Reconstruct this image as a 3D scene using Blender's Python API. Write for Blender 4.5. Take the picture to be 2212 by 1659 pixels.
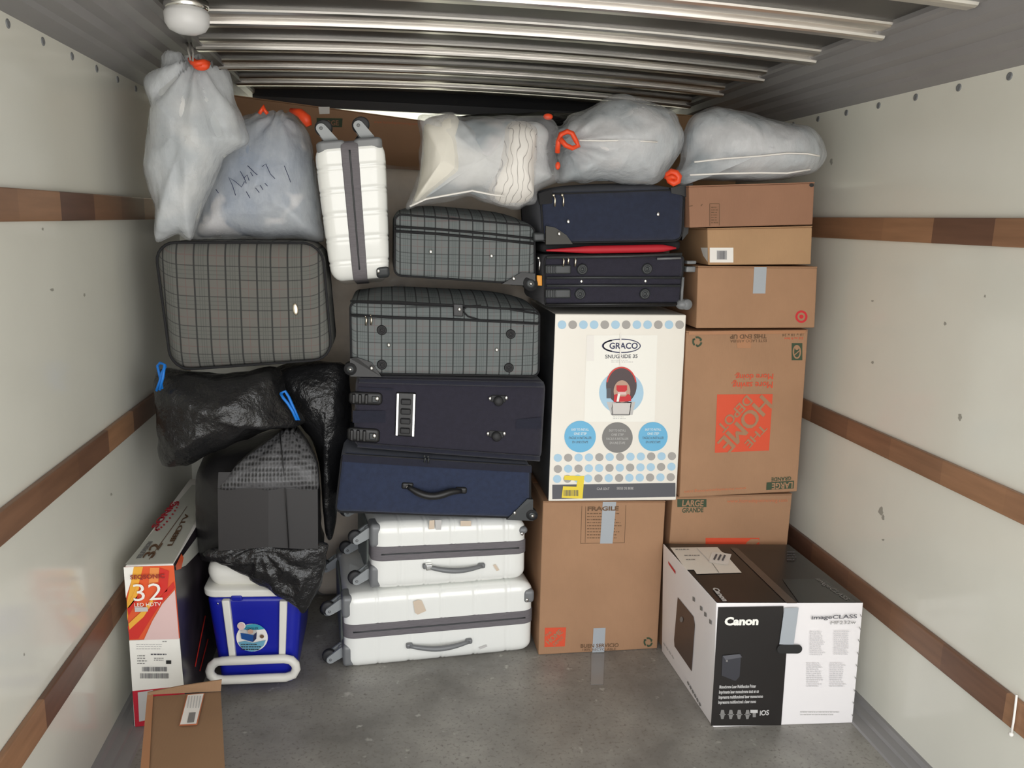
import bpy, bmesh, math, random
from mathutils import Vector, Matrix, noise
for o in list(bpy.data.objects): bpy.data.objects.remove(o)
SC = bpy.context.scene
COL = SC.collection
R = math.radians
# ------------------------------------------------------------------ camera
W2 = 1.17                      # half width of the cargo bay (m)
F = 1760.0; CX, CY = 1106.0, 829.5
CAM = Vector((-.368, 0, 1.529)); YAW, PITCH, ROLL = R(8.96), R(11.42), R(1.59)
fw = Vector((math.sin(YAW)*math.cos(PITCH), math.cos(YAW)*math.cos(PITCH), -math.sin(PITCH)))
rt0 = Vector((math.cos(YAW), -math.sin(YAW), 0)); up0 = rt0.cross(fw)
rt = rt0*math.cos(ROLL) + up0*math.sin(ROLL); up = -rt0*math.sin(ROLL) + up0*math.cos(ROLL)
cd = bpy.data.cameras.new('camera'); cam = bpy.data.objects.new('camera', cd); COL.objects.link(cam)
cd.sensor_width = 36; cd.lens = F*36/2212; cd.clip_start = .05
m3 = Matrix((rt, up, -fw)).transposed(); cam.matrix_world = Matrix.Translation(CAM) @ m3.to_4x4()
SC.camera = cam
# ------------------------------------------------------------------ light: daylight through the open rear door
SC.view_settings.view_transform = 'Standard'; SC.view_settings.look = 'None'
SC.view_settings.gamma = 1; SC.view_settings.exposure = 1.95; SC.view_settings.use_curve_mapping = False
wd = bpy.data.worlds.new('overcast_sky'); SC.world = wd; wd.use_nodes = True
wn = wd.node_tree; wn.nodes.clear()
wo = wn.nodes.new('ShaderNodeOutputWorld'); wb = wn.nodes.new('ShaderNodeBackground')
wt = wn.nodes.new('ShaderNodeTexCoord'); ws_ = wn.nodes.new('ShaderNodeSeparateXYZ'); wr = wn.nodes.new('ShaderNodeValToRGB')
wm = wn.nodes.new('ShaderNodeMath'); wm.operation = 'MULTIPLY_ADD'; wm.inputs[1].default_value = .5; wm.inputs[2].default_value = .5
wn.links.new(wt.outputs['Generated'], ws_.inputs[0]); wn.links.new(ws_.outputs['Z'], wm.inputs[0]); wn.links.new(wm.outputs[0], wr.inputs[0])
wr.color_ramp.elements[0].position = .46; wr.color_ramp.elements[0].color = (.82, .80, .76, 1)
wr.color_ramp.elements[1].position = .56; wr.color_ramp.elements[1].color = (1.0, 1.02, 1.04, 1)
wn.links.new(wr.outputs[0], wb.inputs[0]); wb.inputs[1].default_value = 1.0; wn.links.new(wb.outputs[0], wo.inputs[0])
pl_ = bpy.data.lights.new('door_opening', 'AREA'); pl_.shape = 'RECTANGLE'; pl_.size = 2.34; pl_.size_y = 2.05
pl_.cycles.is_portal = True
po = bpy.data.objects.new('door_opening', pl_); COL.objects.link(po); po.location = (0, .0, 1.03); po.rotation_euler = (R(90), 0, 0)

# ------------------------------------------------------------------ ray helpers (photo pixel -> place in the bay)
def ray(px, py):
    d = fw*F + rt*(px-CX) - up*(py-CY); return d
def aty(px, py, y): d = ray(px, py); return CAM + d*(y/d.y)
def atz(px, py, z): d = ray(px, py); return CAM + d*((z-CAM.z)/d.z)
def atx(px, py, x): d = ray(px, py); return CAM + d*((x-CAM.x)/d.x)

def S(r, g, b):
    f = lambda c: c/12.92 if c <= .04045 else ((c+.055)/1.055)**2.4
    return (f(r/255), f(g/255), f(b/255), 1)
# ------------------------------------------------------------------ materials
class NT:
    def __init__(s, m): s.t = m.node_tree; s.L = s.t.links; s.n = s.t.nodes
    def new(s, k, **kw):
        n = s.n.new(k)
        for a, v in kw.items(): setattr(n, a, v)
        return n
    def put(s, sock, v):
        if isinstance(v, bpy.types.NodeSocket): s.L.new(v, sock)
        else: sock.default_value = v
    def math(s, op, a, b=0.0, c=0.0):
        n = s.new('ShaderNodeMath', operation=op)
        s.put(n.inputs[0], a); s.put(n.inputs[1], b); s.put(n.inputs[2], c); return n.outputs[0]
    def mix(s, f, a, b, mode='MIX'):
        n = s.new('ShaderNodeMix', data_type='RGBA', blend_type=mode)
        s.put(n.inputs['Factor'], f); s.put(n.inputs[6], a); s.put(n.inputs[7], b); return n.outputs[2]
    def noise(s, scale, detail=3, vec=None, rough=.55):
        n = s.new('ShaderNodeTexNoise'); n.inputs['Scale'].default_value = scale; n.inputs['Detail'].default_value = detail
        n.inputs['Roughness'].default_value = rough
        if vec: s.L.new(vec, n.inputs['Vector'])
        return n.outputs['Fac']
    def ramp(s, f, a, b, ca=(0, 0, 0, 1), cb=(1, 1, 1, 1)):
        n = s.new('ShaderNodeValToRGB'); n.color_ramp.elements[0].position = a; n.color_ramp.elements[1].position = b
        n.color_ramp.elements[0].color = ca; n.color_ramp.elements[1].color = cb; s.L.new(f, n.inputs[0]); return n.outputs[0]
    def obj(s): return s.new('ShaderNodeTexCoord').outputs['Object']
    def scalev(s, v, sc):
        n = s.new('ShaderNodeMapping'); n.inputs['Scale'].default_value = sc; s.L.new(v, n.inputs[0]); return n.outputs[0]
MATS = {}
def mat(name, col, rough=.6, metal=0, var=0, vscale=8, bump=0, bscale=60, spec=.5, coat=0, stretch=None, sheen=0):
    if name in MATS: return MATS[name]
    m = bpy.data.materials.new(name); m.use_nodes = True; MATS[name] = m
    t = NT(m); p = t.n['Principled BSDF']
    p.inputs['Base Color'].default_value = col; p.inputs['Roughness'].default_value = rough; p.inputs['Metallic'].default_value = metal
    p.inputs['Specular IOR Level'].default_value = spec; p.inputs['Coat Weight'].default_value = coat; p.inputs['Sheen Weight'].default_value = sheen
    v = t.obj()
    if stretch: v = t.scalev(v, stretch)
    if var:
        f = t.noise(vscale, 4, v); f = t.ramp(f, .3, .7)
        t.L.new(t.mix(f, tuple(c*(1-var) for c in col[:3])+(1,), tuple(min(1, c*(1+var)) for c in col[:3])+(1,)), p.inputs['Base Color'])
    if bump:
        b = t.new('ShaderNodeBump'); b.inputs['Strength'].default_value = bump; b.inputs['Distance'].default_value = .004
        t.L.new(t.noise(bscale, 3, v), b.inputs['Height']); t.L.new(b.outputs[0], p.inputs['Normal'])
    return m
CARD = S(196, 148, 108)
def cardboard(name, col):
    m = mat(name, col, .75, var=.06, vscale=5, spec=.25); t = NT(m); p = t.n['Principled BSDF']
    # faint corrugation
    v = t.obj(); w = t.new('ShaderNodeTexWave', wave_type='BANDS', bands_direction='X'); w.inputs['Scale'].default_value = 42; w.inputs['Distortion'].default_value = .3
    t.L.new(v, w.inputs[0]); b = t.new('ShaderNodeBump'); b.inputs['Strength'].default_value = .06; b.inputs['Distance'].default_value = .002
    t.L.new(w.outputs['Fac'], b.inputs['Height']); t.L.new(b.outputs[0], p.inputs['Normal']); return m
M_card = cardboard('cardboard', S(170, 132, 102)); M_card2 = cardboard('cardboard_yellow', S(182, 146, 110)); M_card3 = cardboard('cardboard_red', S(158, 118, 94))
M_card4 = cardboard('cardboard_grey', S(150, 118, 90))
M_wall = mat('white_wall_panel', S(232, 231, 220), .15, var=.035, vscale=2.2, spec=.45, bump=.05, bscale=9)
M_alu = mat('aluminium', (.84, .81, .77, 1), .34, 1, var=.10, vscale=6, stretch=(.6, 8, 8), bump=.06, bscale=14)
M_roof = mat('roof_skin', (.085, .08, .075, 1), .4, .3, var=.3, vscale=3)
M_beam = mat('grey_beam', (.27, .262, .262, 1), .5, .05, var=.05, vscale=4)
M_dark = mat('dark_beam', (.035, .036, .04, 1), .5, .2)
M_black = mat('black_plastic', (.012, .012, .013, 1), .4)
M_blackf = mat('black_fabric', (.013, .013, .015, 1), .85)
M_rubber = mat('rubber', (.02, .02, .022, 1), .6)
M_gplast = mat('grey_plastic', S(122, 124, 126), .35)
M_dgplast = mat('dark_grey_plastic', S(54, 57, 59), .4)
M_lgplast = mat('light_grey_plastic', S(150, 154, 156), .35)
M_band = mat('grey_zip_band', S(112, 108, 112), .7, var=.12, vscale=40, stretch=(1, 1, 12), bump=.3, bscale=90)
M_white = mat('white_shell', S(246, 247, 243), .12, spec=.6, coat=.5)
M_navy = mat('navy_fabric', S(40, 38, 52), .9, var=.12, vscale=60, bump=.5, bscale=500, sheen=.2)
M_navyd = mat('dark_navy_fabric', S(30, 32, 48), .9, var=.12, vscale=60, bump=.5, bscale=500, sheen=.2)
M_blue = mat('blue_fabric', S(40, 50, 76), .9, var=.14, vscale=60, bump=.5, bscale=500, sheen=.2)
M_blue2 = mat('deep_blue_fabric', S(36, 43, 64), .9, var=.14, vscale=60, bump=.5, bscale=500, sheen=.2)
M_chrome = mat('chrome', (.8, .8, .78, 1), .15, 1)
M_brass = mat('pale_metal', (.75, .68, .55, 1), .25, 1)
M_red = mat('red_fabric', S(190, 30, 45), .6)
M_orange_tag = mat('orange_plastic', S(238, 160, 50), .5)
M_tape = mat('clear_grey_tape', S(172, 178, 184), .3, spec=.5)
M_ctape = mat('brown_tape', S(178, 128, 92), .25)
M_tie = mat('orange_drawstring', S(238, 78, 34), .45)
M_btie = mat('blue_tie', S(20, 120, 215), .45)
M_cooler = mat('blue_cooler_plastic', S(24, 34, 158), .3, var=.05, vscale=3)
M_cwhite = mat('white_cooler_plastic', S(232, 230, 222), .35)
M_paper = mat('white_paper', S(244, 240, 234), .55)
M_lgrey = mat('pale_grey_ink', S(200, 198, 196), .6); M_mgrey = mat('grey_ink', S(132, 130, 128), .6); M_dgrey = mat('dark_grey_ink', S(92, 92, 98), .6)
M_ink = mat('black_ink', (.02, .02, .02, 1), .55); M_brown = mat('brown_ink', S(110, 82, 58), .7); M_green = mat('green_ink', S(62, 78, 56), .7)
M_hdorange = mat('orange_ink', S(222, 84, 52), .6); M_hdfaint = mat('faint_orange_ink', S(205, 122, 84), .7)
M_lblue = mat('light_blue_ink', S(176, 210, 232), .55); M_bluei = mat('blue_ink', S(112, 186, 226), .5); M_pgrey = mat('warm_grey_dot_ink', S(172, 168, 164), .6)
M_yel = mat('yellow_sticker', S(240, 214, 62), .5); M_navyi = mat('navy_ink', S(40, 44, 84), .5); M_redi = mat('red_ink', S(206, 40, 48), .5)
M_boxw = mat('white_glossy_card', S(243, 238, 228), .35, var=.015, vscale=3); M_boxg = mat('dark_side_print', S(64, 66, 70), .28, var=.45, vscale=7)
M_canw = mat('white_printed_card', S(244, 240, 240), .35); M_cank = mat('black_printed_card', S(40, 37, 36), .28)
M_warm = mat('warm_white_ink', S(250, 248, 240), .5); M_skin = mat('tan_ink', S(196, 160, 140), .6)
M_or2 = mat('light_orange_ink', S(240, 150, 80), .4); M_or1 = mat('orange_red_ink', S(232, 96, 52), .4); M_rd2 = mat('deep_red_ink', S(214, 52, 44), .4)
M_yl2 = mat('amber_ink', S(244, 180, 66), .4); M_pink = mat('pale_pink_ink', S(228, 196, 192), .4); M_teal = mat('teal_ink', S(60, 160, 184), .5)
M_crimson = mat('crimson_ink', S(200, 36, 56), .45); M_sticker = mat('beige_sticker', S(218, 200, 180), .6)
def plaid(name, P, base):
    m = bpy.data.materials.new(name); m.use_nodes = True; t = NT(m); p = t.n['Principled BSDF']
    sp = t.new('ShaderNodeSeparateXYZ'); t.L.new(t.obj(), sp.inputs[0]); x = sp.outputs['X']
    z = t.math('SUBTRACT', sp.outputs['Z'], sp.outputs['Y'])
    def ln(c, at, w):
        f = t.math('FRACT', t.math('DIVIDE', t.math('ADD', c, 10*P), P)); return t.math('LESS_THAN', t.math('ABSOLUTE', t.math('SUBTRACT', f, at)), w)
    big = t.math('MAXIMUM', t.math('MAXIMUM', ln(x, .25, .028), ln(x, .70, .028)), t.math('MULTIPLY', t.math('MAXIMUM', ln(z, .25, .018), ln(z, .68, .018)), .7))
    thin = t.math('MAXIMUM', t.math('MAXIMUM', ln(x, .40, .013), ln(x, .475, .013)), t.math('MAXIMUM', t.math('MAXIMUM', ln(x, .55, .013), ln(z, .40, .012)), ln(z, .53, .012)))
    red = t.math('MULTIPLY', t.math('MAXIMUM', ln(x, .97, .014), ln(z, .97, .014)), .5)
    wide = t.math('MAXIMUM', t.math('MULTIPLY', ln(x, .475, .22), .5), t.math('MULTIPLY', ln(z, .465, .22), .5))
    c = t.mix(wide, base, tuple(q*f for q, f in zip(base, (.84, .92, .93, 1)))); c = t.mix(t.math('MULTIPLY', thin, .32), c, S(60, 66, 64))
    c = t.mix(t.math('MULTIPLY', red, .7), c, S(120, 78, 78)); c = t.mix(t.math('MULTIPLY', big, .85), c, S(44, 45, 46))
    t.L.new(c, p.inputs['Base Color']); p.inputs['Roughness'].default_value = .9
    b = t.new('ShaderNodeBump'); b.inputs['Strength'].default_value = .4; b.inputs['Distance'].default_value = .002
    t.L.new(t.noise(700, 2), b.inputs['Height']); t.L.new(b.outputs[0], p.inputs['Normal']); return m
M_plaid = plaid('grey_plaid_fabric', .0915, S(112, 110, 105)); M_plaid2 = plaid('grey_plaid_fabric_fine', .076, S(118, 122, 122))
def film(name, tint, alpha, rough=.22):
    m = bpy.data.materials.new(name); m.use_nodes = True; t = NT(m); p = t.n['Principled BSDF']
    p.inputs['Base Color'].default_value = tint; p.inputs['Roughness'].default_value = rough; p.inputs['Specular IOR Level'].default_value = .5
    v = t.obj(); f = t.ramp(t.noise(5, 5, v), .35, .7, (alpha-.15,)*3+(1,), (min(1, alpha+.15),)*3+(1,))
    t.L.new(f, p.inputs['Alpha'])
    b = t.new('ShaderNodeBump'); b.inputs['Strength'].default_value = .55; b.inputs['Distance'].default_value = .02
    v2 = t.scalev(v, (1, 1, .45)); t.L.new(t.math('ADD', t.noise(13, 6, v2, .62), t.math('MULTIPLY', t.math('ABSOLUTE', t.math('SUBTRACT', t.noise(7, 3, v2, .5), .5)), -2.2)), b.inputs['Height']); t.L.new(b.outputs[0], p.inputs['Normal']); return m
M_film = film('white_plastic_film', S(222, 226, 230), .46); M_filmc = film('thin_plastic_film', S(226, 228, 232), .28, .2); M_cover = film('mattress_cover_film', S(226, 226, 226), .2, .15)
def patches(name, a, b, c, s1=4.5, lo=.5, hi=.6):
    m = bpy.data.materials.new(name); m.use_nodes = True; t = NT(m); p = t.n['Principled BSDF']; v = t.obj()
    x = t.mix(t.ramp(t.noise(s1, 3, v), .38, .62), a, b); n2 = t.new('ShaderNodeMapping'); n2.inputs['Location'].default_value = (3.1, 1.7, .4); t.L.new(v, n2.inputs[0])
    x = t.mix(t.ramp(t.noise(s1*1.1, 2, n2.outputs[0]), lo, hi), x, c); t.L.new(x, p.inputs['Base Color']); p.inputs['Roughness'].default_value = .85; return m
M_cloth1 = patches('pale_clothes', S(186, 192, 196), S(214, 216, 216), S(226, 226, 224))
M_cloth2 = patches('blue_clothes', S(146, 160, 182), S(178, 184, 192), S(244, 240, 240), 6, .56, .60)
M_cloth3 = patches('grey_clothes', S(160, 170, 176), S(196, 202, 206), S(218, 216, 216))
M_pillow = mat('cream_pillow', S(236, 232, 220), .8, var=.04)
def wavy():
    m = bpy.data.materials.new('wavy_print_cloth'); m.use_nodes = True; t = NT(m); p = t.n['Principled BSDF']
    w = t.new('ShaderNodeTexWave', wave_type='BANDS', bands_direction='X'); w.inputs['Scale'].default_value = 16; w.inputs['Distortion'].default_value = 9; w.inputs['Detail'].default_value = 1; w.inputs['Detail Scale'].default_value = .9
    t.L.new(t.obj(), w.inputs[0]); c = t.mix(t.ramp(w.outputs['Fac'], .01, .05), S(176, 170, 166), S(242, 238, 232)); t.L.new(c, p.inputs['Base Color']); p.inputs['Roughness'].default_value = .8; return m
M_wavy = wavy()
def bagblack(name, honey=False):
    m = bpy.data.materials.new(name); m.use_nodes = True; t = NT(m); p = t.n['Principled BSDF']
    p.inputs['Base Color'].default_value = (.014, .014, .015, 1) if not honey else (.04, .04, .042, 1); p.inputs['Roughness'].default_value = .27 if not honey else .45
    b = t.new('ShaderNodeBump'); b.inputs['Strength'].default_value = .8; b.inputs['Distance'].default_value = .02; v = t.obj()
    if honey:
        vo = t.new('ShaderNodeTexVoronoi'); vo.inputs['Scale'].default_value = 95; vo.inputs['Randomness'].default_value = .15; t.L.new(t.scalev(v, (1, .6, .7)), vo.inputs['Vector'])
        b.inputs['Distance'].default_value = .004; b.inputs['Strength'].default_value = .8; t.L.new(vo.outputs['Distance'], b.inputs['Height'])
        t.L.new(t.mix(t.ramp(vo.outputs['Distance'], .25, .55), (.02, .02, .021, 1), (.10, .10, .105, 1)), p.inputs['Base Color'])
    else: t.L.new(t.noise(14, 5, v, .6), b.inputs['Height'])
    t.L.new(b.outputs[0], p.inputs['Normal']); return m
M_bag = bagblack('black_bag_plastic'); M_honey = bagblack('black_cushioned_film', True)
def wood():
    m = bpy.data.materials.new('laminated_wood_slat'); m.use_nodes = True; t = NT(m); p = t.n['Principled BSDF']; v = t.obj()
    sp = t.new('ShaderNodeSeparateXYZ'); t.L.new(v, sp.inputs[0])
    oi = t.new('ShaderNodeObjectInfo').outputs['Random']
    a = t.math('FLOOR', t.math('MULTIPLY', t.math('ADD', sp.outputs['Y'], t.math('MULTIPLY', oi, 3.0)), 4.2)); zz = t.math('FLOOR', t.math('MULTIPLY', sp.outputs['Z'], 28.0))
    wn_ = t.new('ShaderNodeTexWhiteNoise', noise_dimensions='2D'); cb = t.new('ShaderNodeCombineXYZ'); t.L.new(a, cb.inputs[0]); t.L.new(t.math('MULTIPLY', oi, 37.0), cb.inputs[1]); t.L.new(cb.outputs[0], wn_.inputs['Vector'])
    c = t.ramp(wn_.outputs['Value'], 0, 1, S(106, 76, 62), S(166, 124, 92))
    g = t.ramp(t.noise(26, 4, t.scalev(v, (1, .12, 1.4))), .3, .75, (.78, .78, .78, 1), (1.12, 1.12, 1.12, 1)); c = t.mix(1.0, c, g, 'MULTIPLY')
    t.L.new(c, p.inputs['Base Color']); p.inputs['Roughness'].default_value = .42; return m
M_wood = wood()
def floorm():
    m = bpy.data.materials.new('worn_grey_floor'); m.use_nodes = True; t = NT(m); p = t.n['Principled BSDF']; v = t.obj()
    c = t.mix(t.ramp(t.noise(3.2, 6, v, .65), .35, .68), S(122, 119, 114), S(160, 157, 150)); c = t.mix(t.ramp(t.noise(90, 2, v), .55, .75), c, S(112, 107, 101))
    c = t.mix(t.ramp(t.noise(17, 3, v), .66, .74), c, S(184, 181, 174))
    t.L.new(c, p.inputs['Base Color']); t.L.new(t.ramp(t.noise(5, 4, v), .3, .7, (.28,)*3+(1,), (.5,)*3+(1,)), p.inputs['Roughness'])
    b = t.new('ShaderNodeBump'); b.inputs['Strength'].default_value = .15; b.inputs['Distance'].default_value = .004; t.L.new(t.noise(40, 4, v), b.inputs['Height']); t.L.new(b.outputs[0], p.inputs['Normal']); return m
M_floor = floorm()

# ------------------------------------------------------------------ mesh builder
def samples(L, r, n):
    r = min(r, L*.499); k = 4
    a = [r*i/k for i in range(k)]; b = [r+(L-2*r)*i/n for i in range(n+1)]
    return a+b+[L-x for x in reversed(a)]
class MB:
    def __init__(s): s.v = []; s.f = []; s.m = []; s.sm = []
    def add(s, vs, fs, mi=0, smooth=False):
        o = len(s.v); s.v += [Vector(p) for p in vs]
        for f in fs: s.f.append([i+o for i in f]); s.m.append(mi); s.sm.append(smooth)
    def box(s, x0, x1, y0, y1, z0, z1, mi=0):
        s.add([(x, y, z) for z in (z0, z1) for y in (y0, y1) for x in (x0, x1)],
              [(0, 2, 3, 1), (4, 5, 7, 6), (0, 1, 5, 4), (2, 6, 7, 3), (0, 4, 6, 2), (1, 3, 7, 5)], mi)
    def rbox(s, x0, x1, y0, y1, z0, z1, r, n=10, mi=0, fn=None, hit=None):
        rr = r if isinstance(r, (tuple, list)) else (r, r, r); o = (x0, y0, z0); L = (x1-x0, y1-y0, z1-z0)
        rr = [min(rr[i], L[i]*.499) for i in range(3)]; nn = n if isinstance(n, tuple) else (n, n, n); ax = [samples(L[i], rr[i], nn[i]) for i in range(3)]; idx = {}; vs = []; fs = []
        def vid(p):
            k = tuple(round(c, 6) for c in p)
            if k in idx: return idx[k]
            q = [0, 0, 0]; inn = [0, 0, 0]
            for i in range(3):
                inn[i] = min(max(p[i], rr[i]), L[i]-rr[i]); q[i] = (p[i]-inn[i])/rr[i] if rr[i] > 0 else 0
            l = math.sqrt(sum(c*c for c in q)) or 1; P = Vector([inn[i]+q[i]/l*rr[i] for i in range(3)])
            if fn: P = fn(P, Vector([P[i]/L[i] for i in range(3)]))
            idx[k] = len(vs); vs.append(P+Vector(o)); return idx[k]
        for a, b, c in ((0, 1, 2), (1, 2, 0), (2, 0, 1)):
            for side in (0, 1):
                for i in range(len(ax[a])-1):
                    for j in range(len(ax[b])-1):
                        q = []
                        for (u, w) in ((i, j), (i+1, j), (i+1, j+1), (i, j+1)):
                            p = [0, 0, 0]; p[a] = ax[a][u]; p[b] = ax[b][w]; p[c] = L[c]*side; q.append(vid(p))
                        fs.append(q if side else q[::-1])
        s.add(vs, fs, mi, True)
    def tube(s, pts, r, closed=False, n=8, mi=0):
        pts = [Vector(p) for p in pts]; N = len(pts); vs = []; ref = None
        rad = r if isinstance(r, (list, tuple)) else [r]*N
        for i, p in enumerate(pts):
            a = pts[(i-1) % N] if (closed or i) else p; b = pts[(i+1) % N] if (closed or i < N-1) else p
            t = (b-a).normalized()
            if ref is None: ref = t.orthogonal().normalized()
            ref = (ref - t*ref.dot(t)).normalized(); bi = t.cross(ref)
            for k in range(n):
                an = 2*math.pi*k/n; vs.append(p+(ref*math.cos(an)+bi*math.sin(an))*rad[i])
        fs = []
        for i in range(N if closed else N-1):
            for k in range(n):
                a, b = i*n+k, i*n+(k+1) % n; c, d = ((i+1) % N)*n+k, ((i+1) % N)*n+(k+1) % n; fs.append((a, b, d, c))
        if not closed: fs.append(tuple(range(n))[::-1]); fs.append(tuple((N-1)*n+k for k in range(n)))
        s.add(vs, fs, mi, True)
    def lathe(s, o, ax, prof, n=24, mi=0, smooth=True):
        o = Vector(o); ax = Vector(ax).normalized(); u = ax.orthogonal().normalized(); w = ax.cross(u); vs = []; fs = []
        for (r, h) in prof:
            for k in range(n): an = 2*math.pi*k/n; vs.append(o+ax*h+(u*math.cos(an)+w*math.sin(an))*r)
        for i in range(len(prof)-1):
            for k in range(n): fs.append((i*n+k, i*n+(k+1) % n, (i+1)*n+(k+1) % n, (i+1)*n+k))
        fs.append(tuple(range(n))[::-1]); fs.append(tuple((len(prof)-1)*n+k for k in range(n)))
        s.add(vs, fs, mi, smooth)
    def ball(s, c, r, n=10, mi=0, sc=(1, 1, 1)):
        c = Vector(c); vs = []; fs = []
        for i in range(n+1):
            for k in range(n): th = math.pi*i/n; ph = 2*math.pi*k/n; vs.append(c+Vector((math.sin(th)*math.cos(ph)*r*sc[0], math.sin(th)*math.sin(ph)*r*sc[1], math.cos(th)*r*sc[2])))
        for i in range(n):
            for k in range(n): fs.append((i*n+k, (i+1)*n+k, (i+1)*n+(k+1) % n, i*n+(k+1) % n))
        s.add(vs, fs, mi, True)
    def extr(s, prof, y0, y1, n=1, mi=0, closed=False, smooth=False, axis='y', bend=None):
        N = len(prof); vs = []; fs = []
        for j in range(n+1):
            t = y0+(y1-y0)*j/n
            for (a, b) in prof:
                b2 = b+(bend(t) if bend else 0); vs.append((a, t, b2) if axis == 'y' else (t, a, b2))
        for j in range(n):
            for i in range(N if closed else N-1): fs.append((j*N+i, j*N+(i+1) % N, (j+1)*N+(i+1) % N, (j+1)*N+i))
        if closed: fs.append(tuple(range(N))[::-1]); fs.append(tuple(n*N+i for i in range(N)))
        s.add(vs, fs, mi, smooth)
    def map(s, fn): s.v = [fn(p) for p in s.v]; return s
    def build(s, name, mats, parent=None, base=None, **props):
        me = bpy.data.meshes.new(name); b = Vector(base) if base is not None else (parent['_b'] if parent is not None and '_b' in parent else Vector((0, 0, 0)))
        b = Vector(b); me.from_pydata([tuple(p-b) for p in s.v], [], s.f); mats = mats if isinstance(mats, (list, tuple)) else [mats]
        for m in mats: me.materials.append(m)
        me.polygons.foreach_set('material_index', s.m); me.polygons.foreach_set('use_smooth', s.sm)
        bm = bmesh.new(); bm.from_mesh(me); bmesh.ops.remove_doubles(bm, verts=bm.verts, dist=1e-6); bmesh.ops.recalc_face_normals(bm, faces=bm.faces); bm.to_mesh(me); bm.free(); me.update()
        o = bpy.data.objects.new(name, me); COL.objects.link(o)
        if parent is not None:
            o.parent = parent; BASE[o.name] = b
        else: o.location = b; BASE[o.name] = b
        for k, v in props.items(): o[k] = v
        return o
BASE = {}
def root(name, base, label, cat, group=None):
    o = bpy.data.objects.new(name, None); COL.objects.link(o); o.location = base; o.empty_display_size = .05
    o['label'] = label; o['category'] = cat
    if group: o['group'] = group
    BASE[o.name] = Vector(base); return o
def part(mb, name, mats, parent, **pr): return mb.build(name, mats, parent, base=BASE[parent.name], **pr)
def struct(mb, name, mats, **pr): o = mb.build(name, mats, None, base=(0, 0, 0), **pr); o['kind'] = 'structure'; return o

# ------------------------------------------------------------------ printing on flat faces
class Print:
    """Thin layers of ink lying on the plane through O, O+U, O+V."""
    def __init__(s, O, A, B, eps=.0006):
        s.O = Vector(O); s.n = (Vector(A)-s.O).cross(Vector(B)-s.O).normalized()
        if s.n.dot(CAM-s.O) < 0: s.n = -s.n
        s.eps = eps; s.lay = 1; s.mb = MB(); s.mats = []
    def mi(s, m):
        if m not in s.mats: s.mats.append(m)
        return s.mats.index(m)
    def P(s, px, py, lay=0):
        d = ray(px, py); return CAM + d*((s.O-CAM).dot(s.n)/d.dot(s.n)) + s.n*s.eps*lay
    def poly(s, pts, m, lay=1): s.mb.add([s.P(*p, lay) for p in pts], [tuple(range(len(pts)))], s.mi(m))
    def rect(s, x0, y0, x1, y1, m, lay=1): s.poly([(x0, y0), (x1, y0), (x1, y1), (x0, y1)], m, lay)
    def line(s, a, b, w, m, lay=1):
        dx, dy = b[0]-a[0], b[1]-a[1]; l = math.hypot(dx, dy) or 1; nx, ny = -dy/l*w/2, dx/l*w/2
        s.poly([(a[0]+nx, a[1]+ny), (b[0]+nx, b[1]+ny), (b[0]-nx, b[1]-ny), (a[0]-nx, a[1]-ny)], m, lay)
    def disc(s, x, y, rx, ry, m, lay=1, n=28): s.poly([(x+rx*math.cos(2*math.pi*k/n), y+ry*math.sin(2*math.pi*k/n)) for k in range(n)], m, lay)
    def ring(s, x, y, rx, ry, w, m, lay=1, n=32, a0=0, a1=360):
        for k in range(n):
            t0 = R(a0+(a1-a0)*k/n); t1 = R(a0+(a1-a0)*(k+1)/n)
            q = [(x+rx*math.cos(t0), y+ry*math.sin(t0)), (x+rx*math.cos(t1), y+ry*math.sin(t1)), (x+(rx-w)*math.cos(t1), y+(ry-w)*math.sin(t1)), (x+(rx-w)*math.cos(t0), y+(ry-w)*math.sin(t0))]
            s.poly(q, m, lay)
    def text(s, txt, p0, p1, ptop, m, lay=2, bold=0.0, shear=0):
        """txt runs from pixel p0 to p1 (baseline); ptop is a pixel at cap height above p0."""
        vs, fs = text_mesh(txt, bold, shear)
        x0 = min(v[0] for v in vs); x1 = max(v[0] for v in vs); y1 = max(v[1] for v in vs)
        A = s.P(*p0, lay); U = s.P(*p1, lay)-A; T = s.P(*ptop, lay)-A; V = T-U*(T.dot(U)/U.dot(U))
        s.mb.add([A+U*((v[0]-x0)/(x1-x0))+V*(v[1]/y1) for v in vs], fs, s.mi(m))
    def greek(s, x0, y0, x1, y1, m, rows, lay=2, seed=1, dens=.75, slant=0):
        rnd = random.Random(seed); h = (y1-y0)/rows
        for r in range(rows):
            x = x0; yy = y0+h*r; end = x0+(x1-x0)*rnd.uniform(.7, 1)
            while x < end:
                w = rnd.uniform(1.5, 6); xe = min(x+w, end); s.rect(x, yy+h*.2, xe, yy+h*.2+h*.5*dens, m, lay); x = xe+rnd.uniform(.8, 1.8)
    def bars(s, x0, y0, x1, y1, m, lay=2, seed=1):
        rnd = random.Random(seed); x = x0
        while x < x1: w = rnd.choice((.5, .8, 1.3)); s.rect(x, y0, min(x+w, x1), y1, m, lay); x += w+rnd.choice((.5, .8, 1.1))
    def done(s, name, parent, **pr):
        o = part(s.mb, name, s.mats, parent, **pr); s.mb = MB(); s.mats = []; return o
TXT = {}
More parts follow.
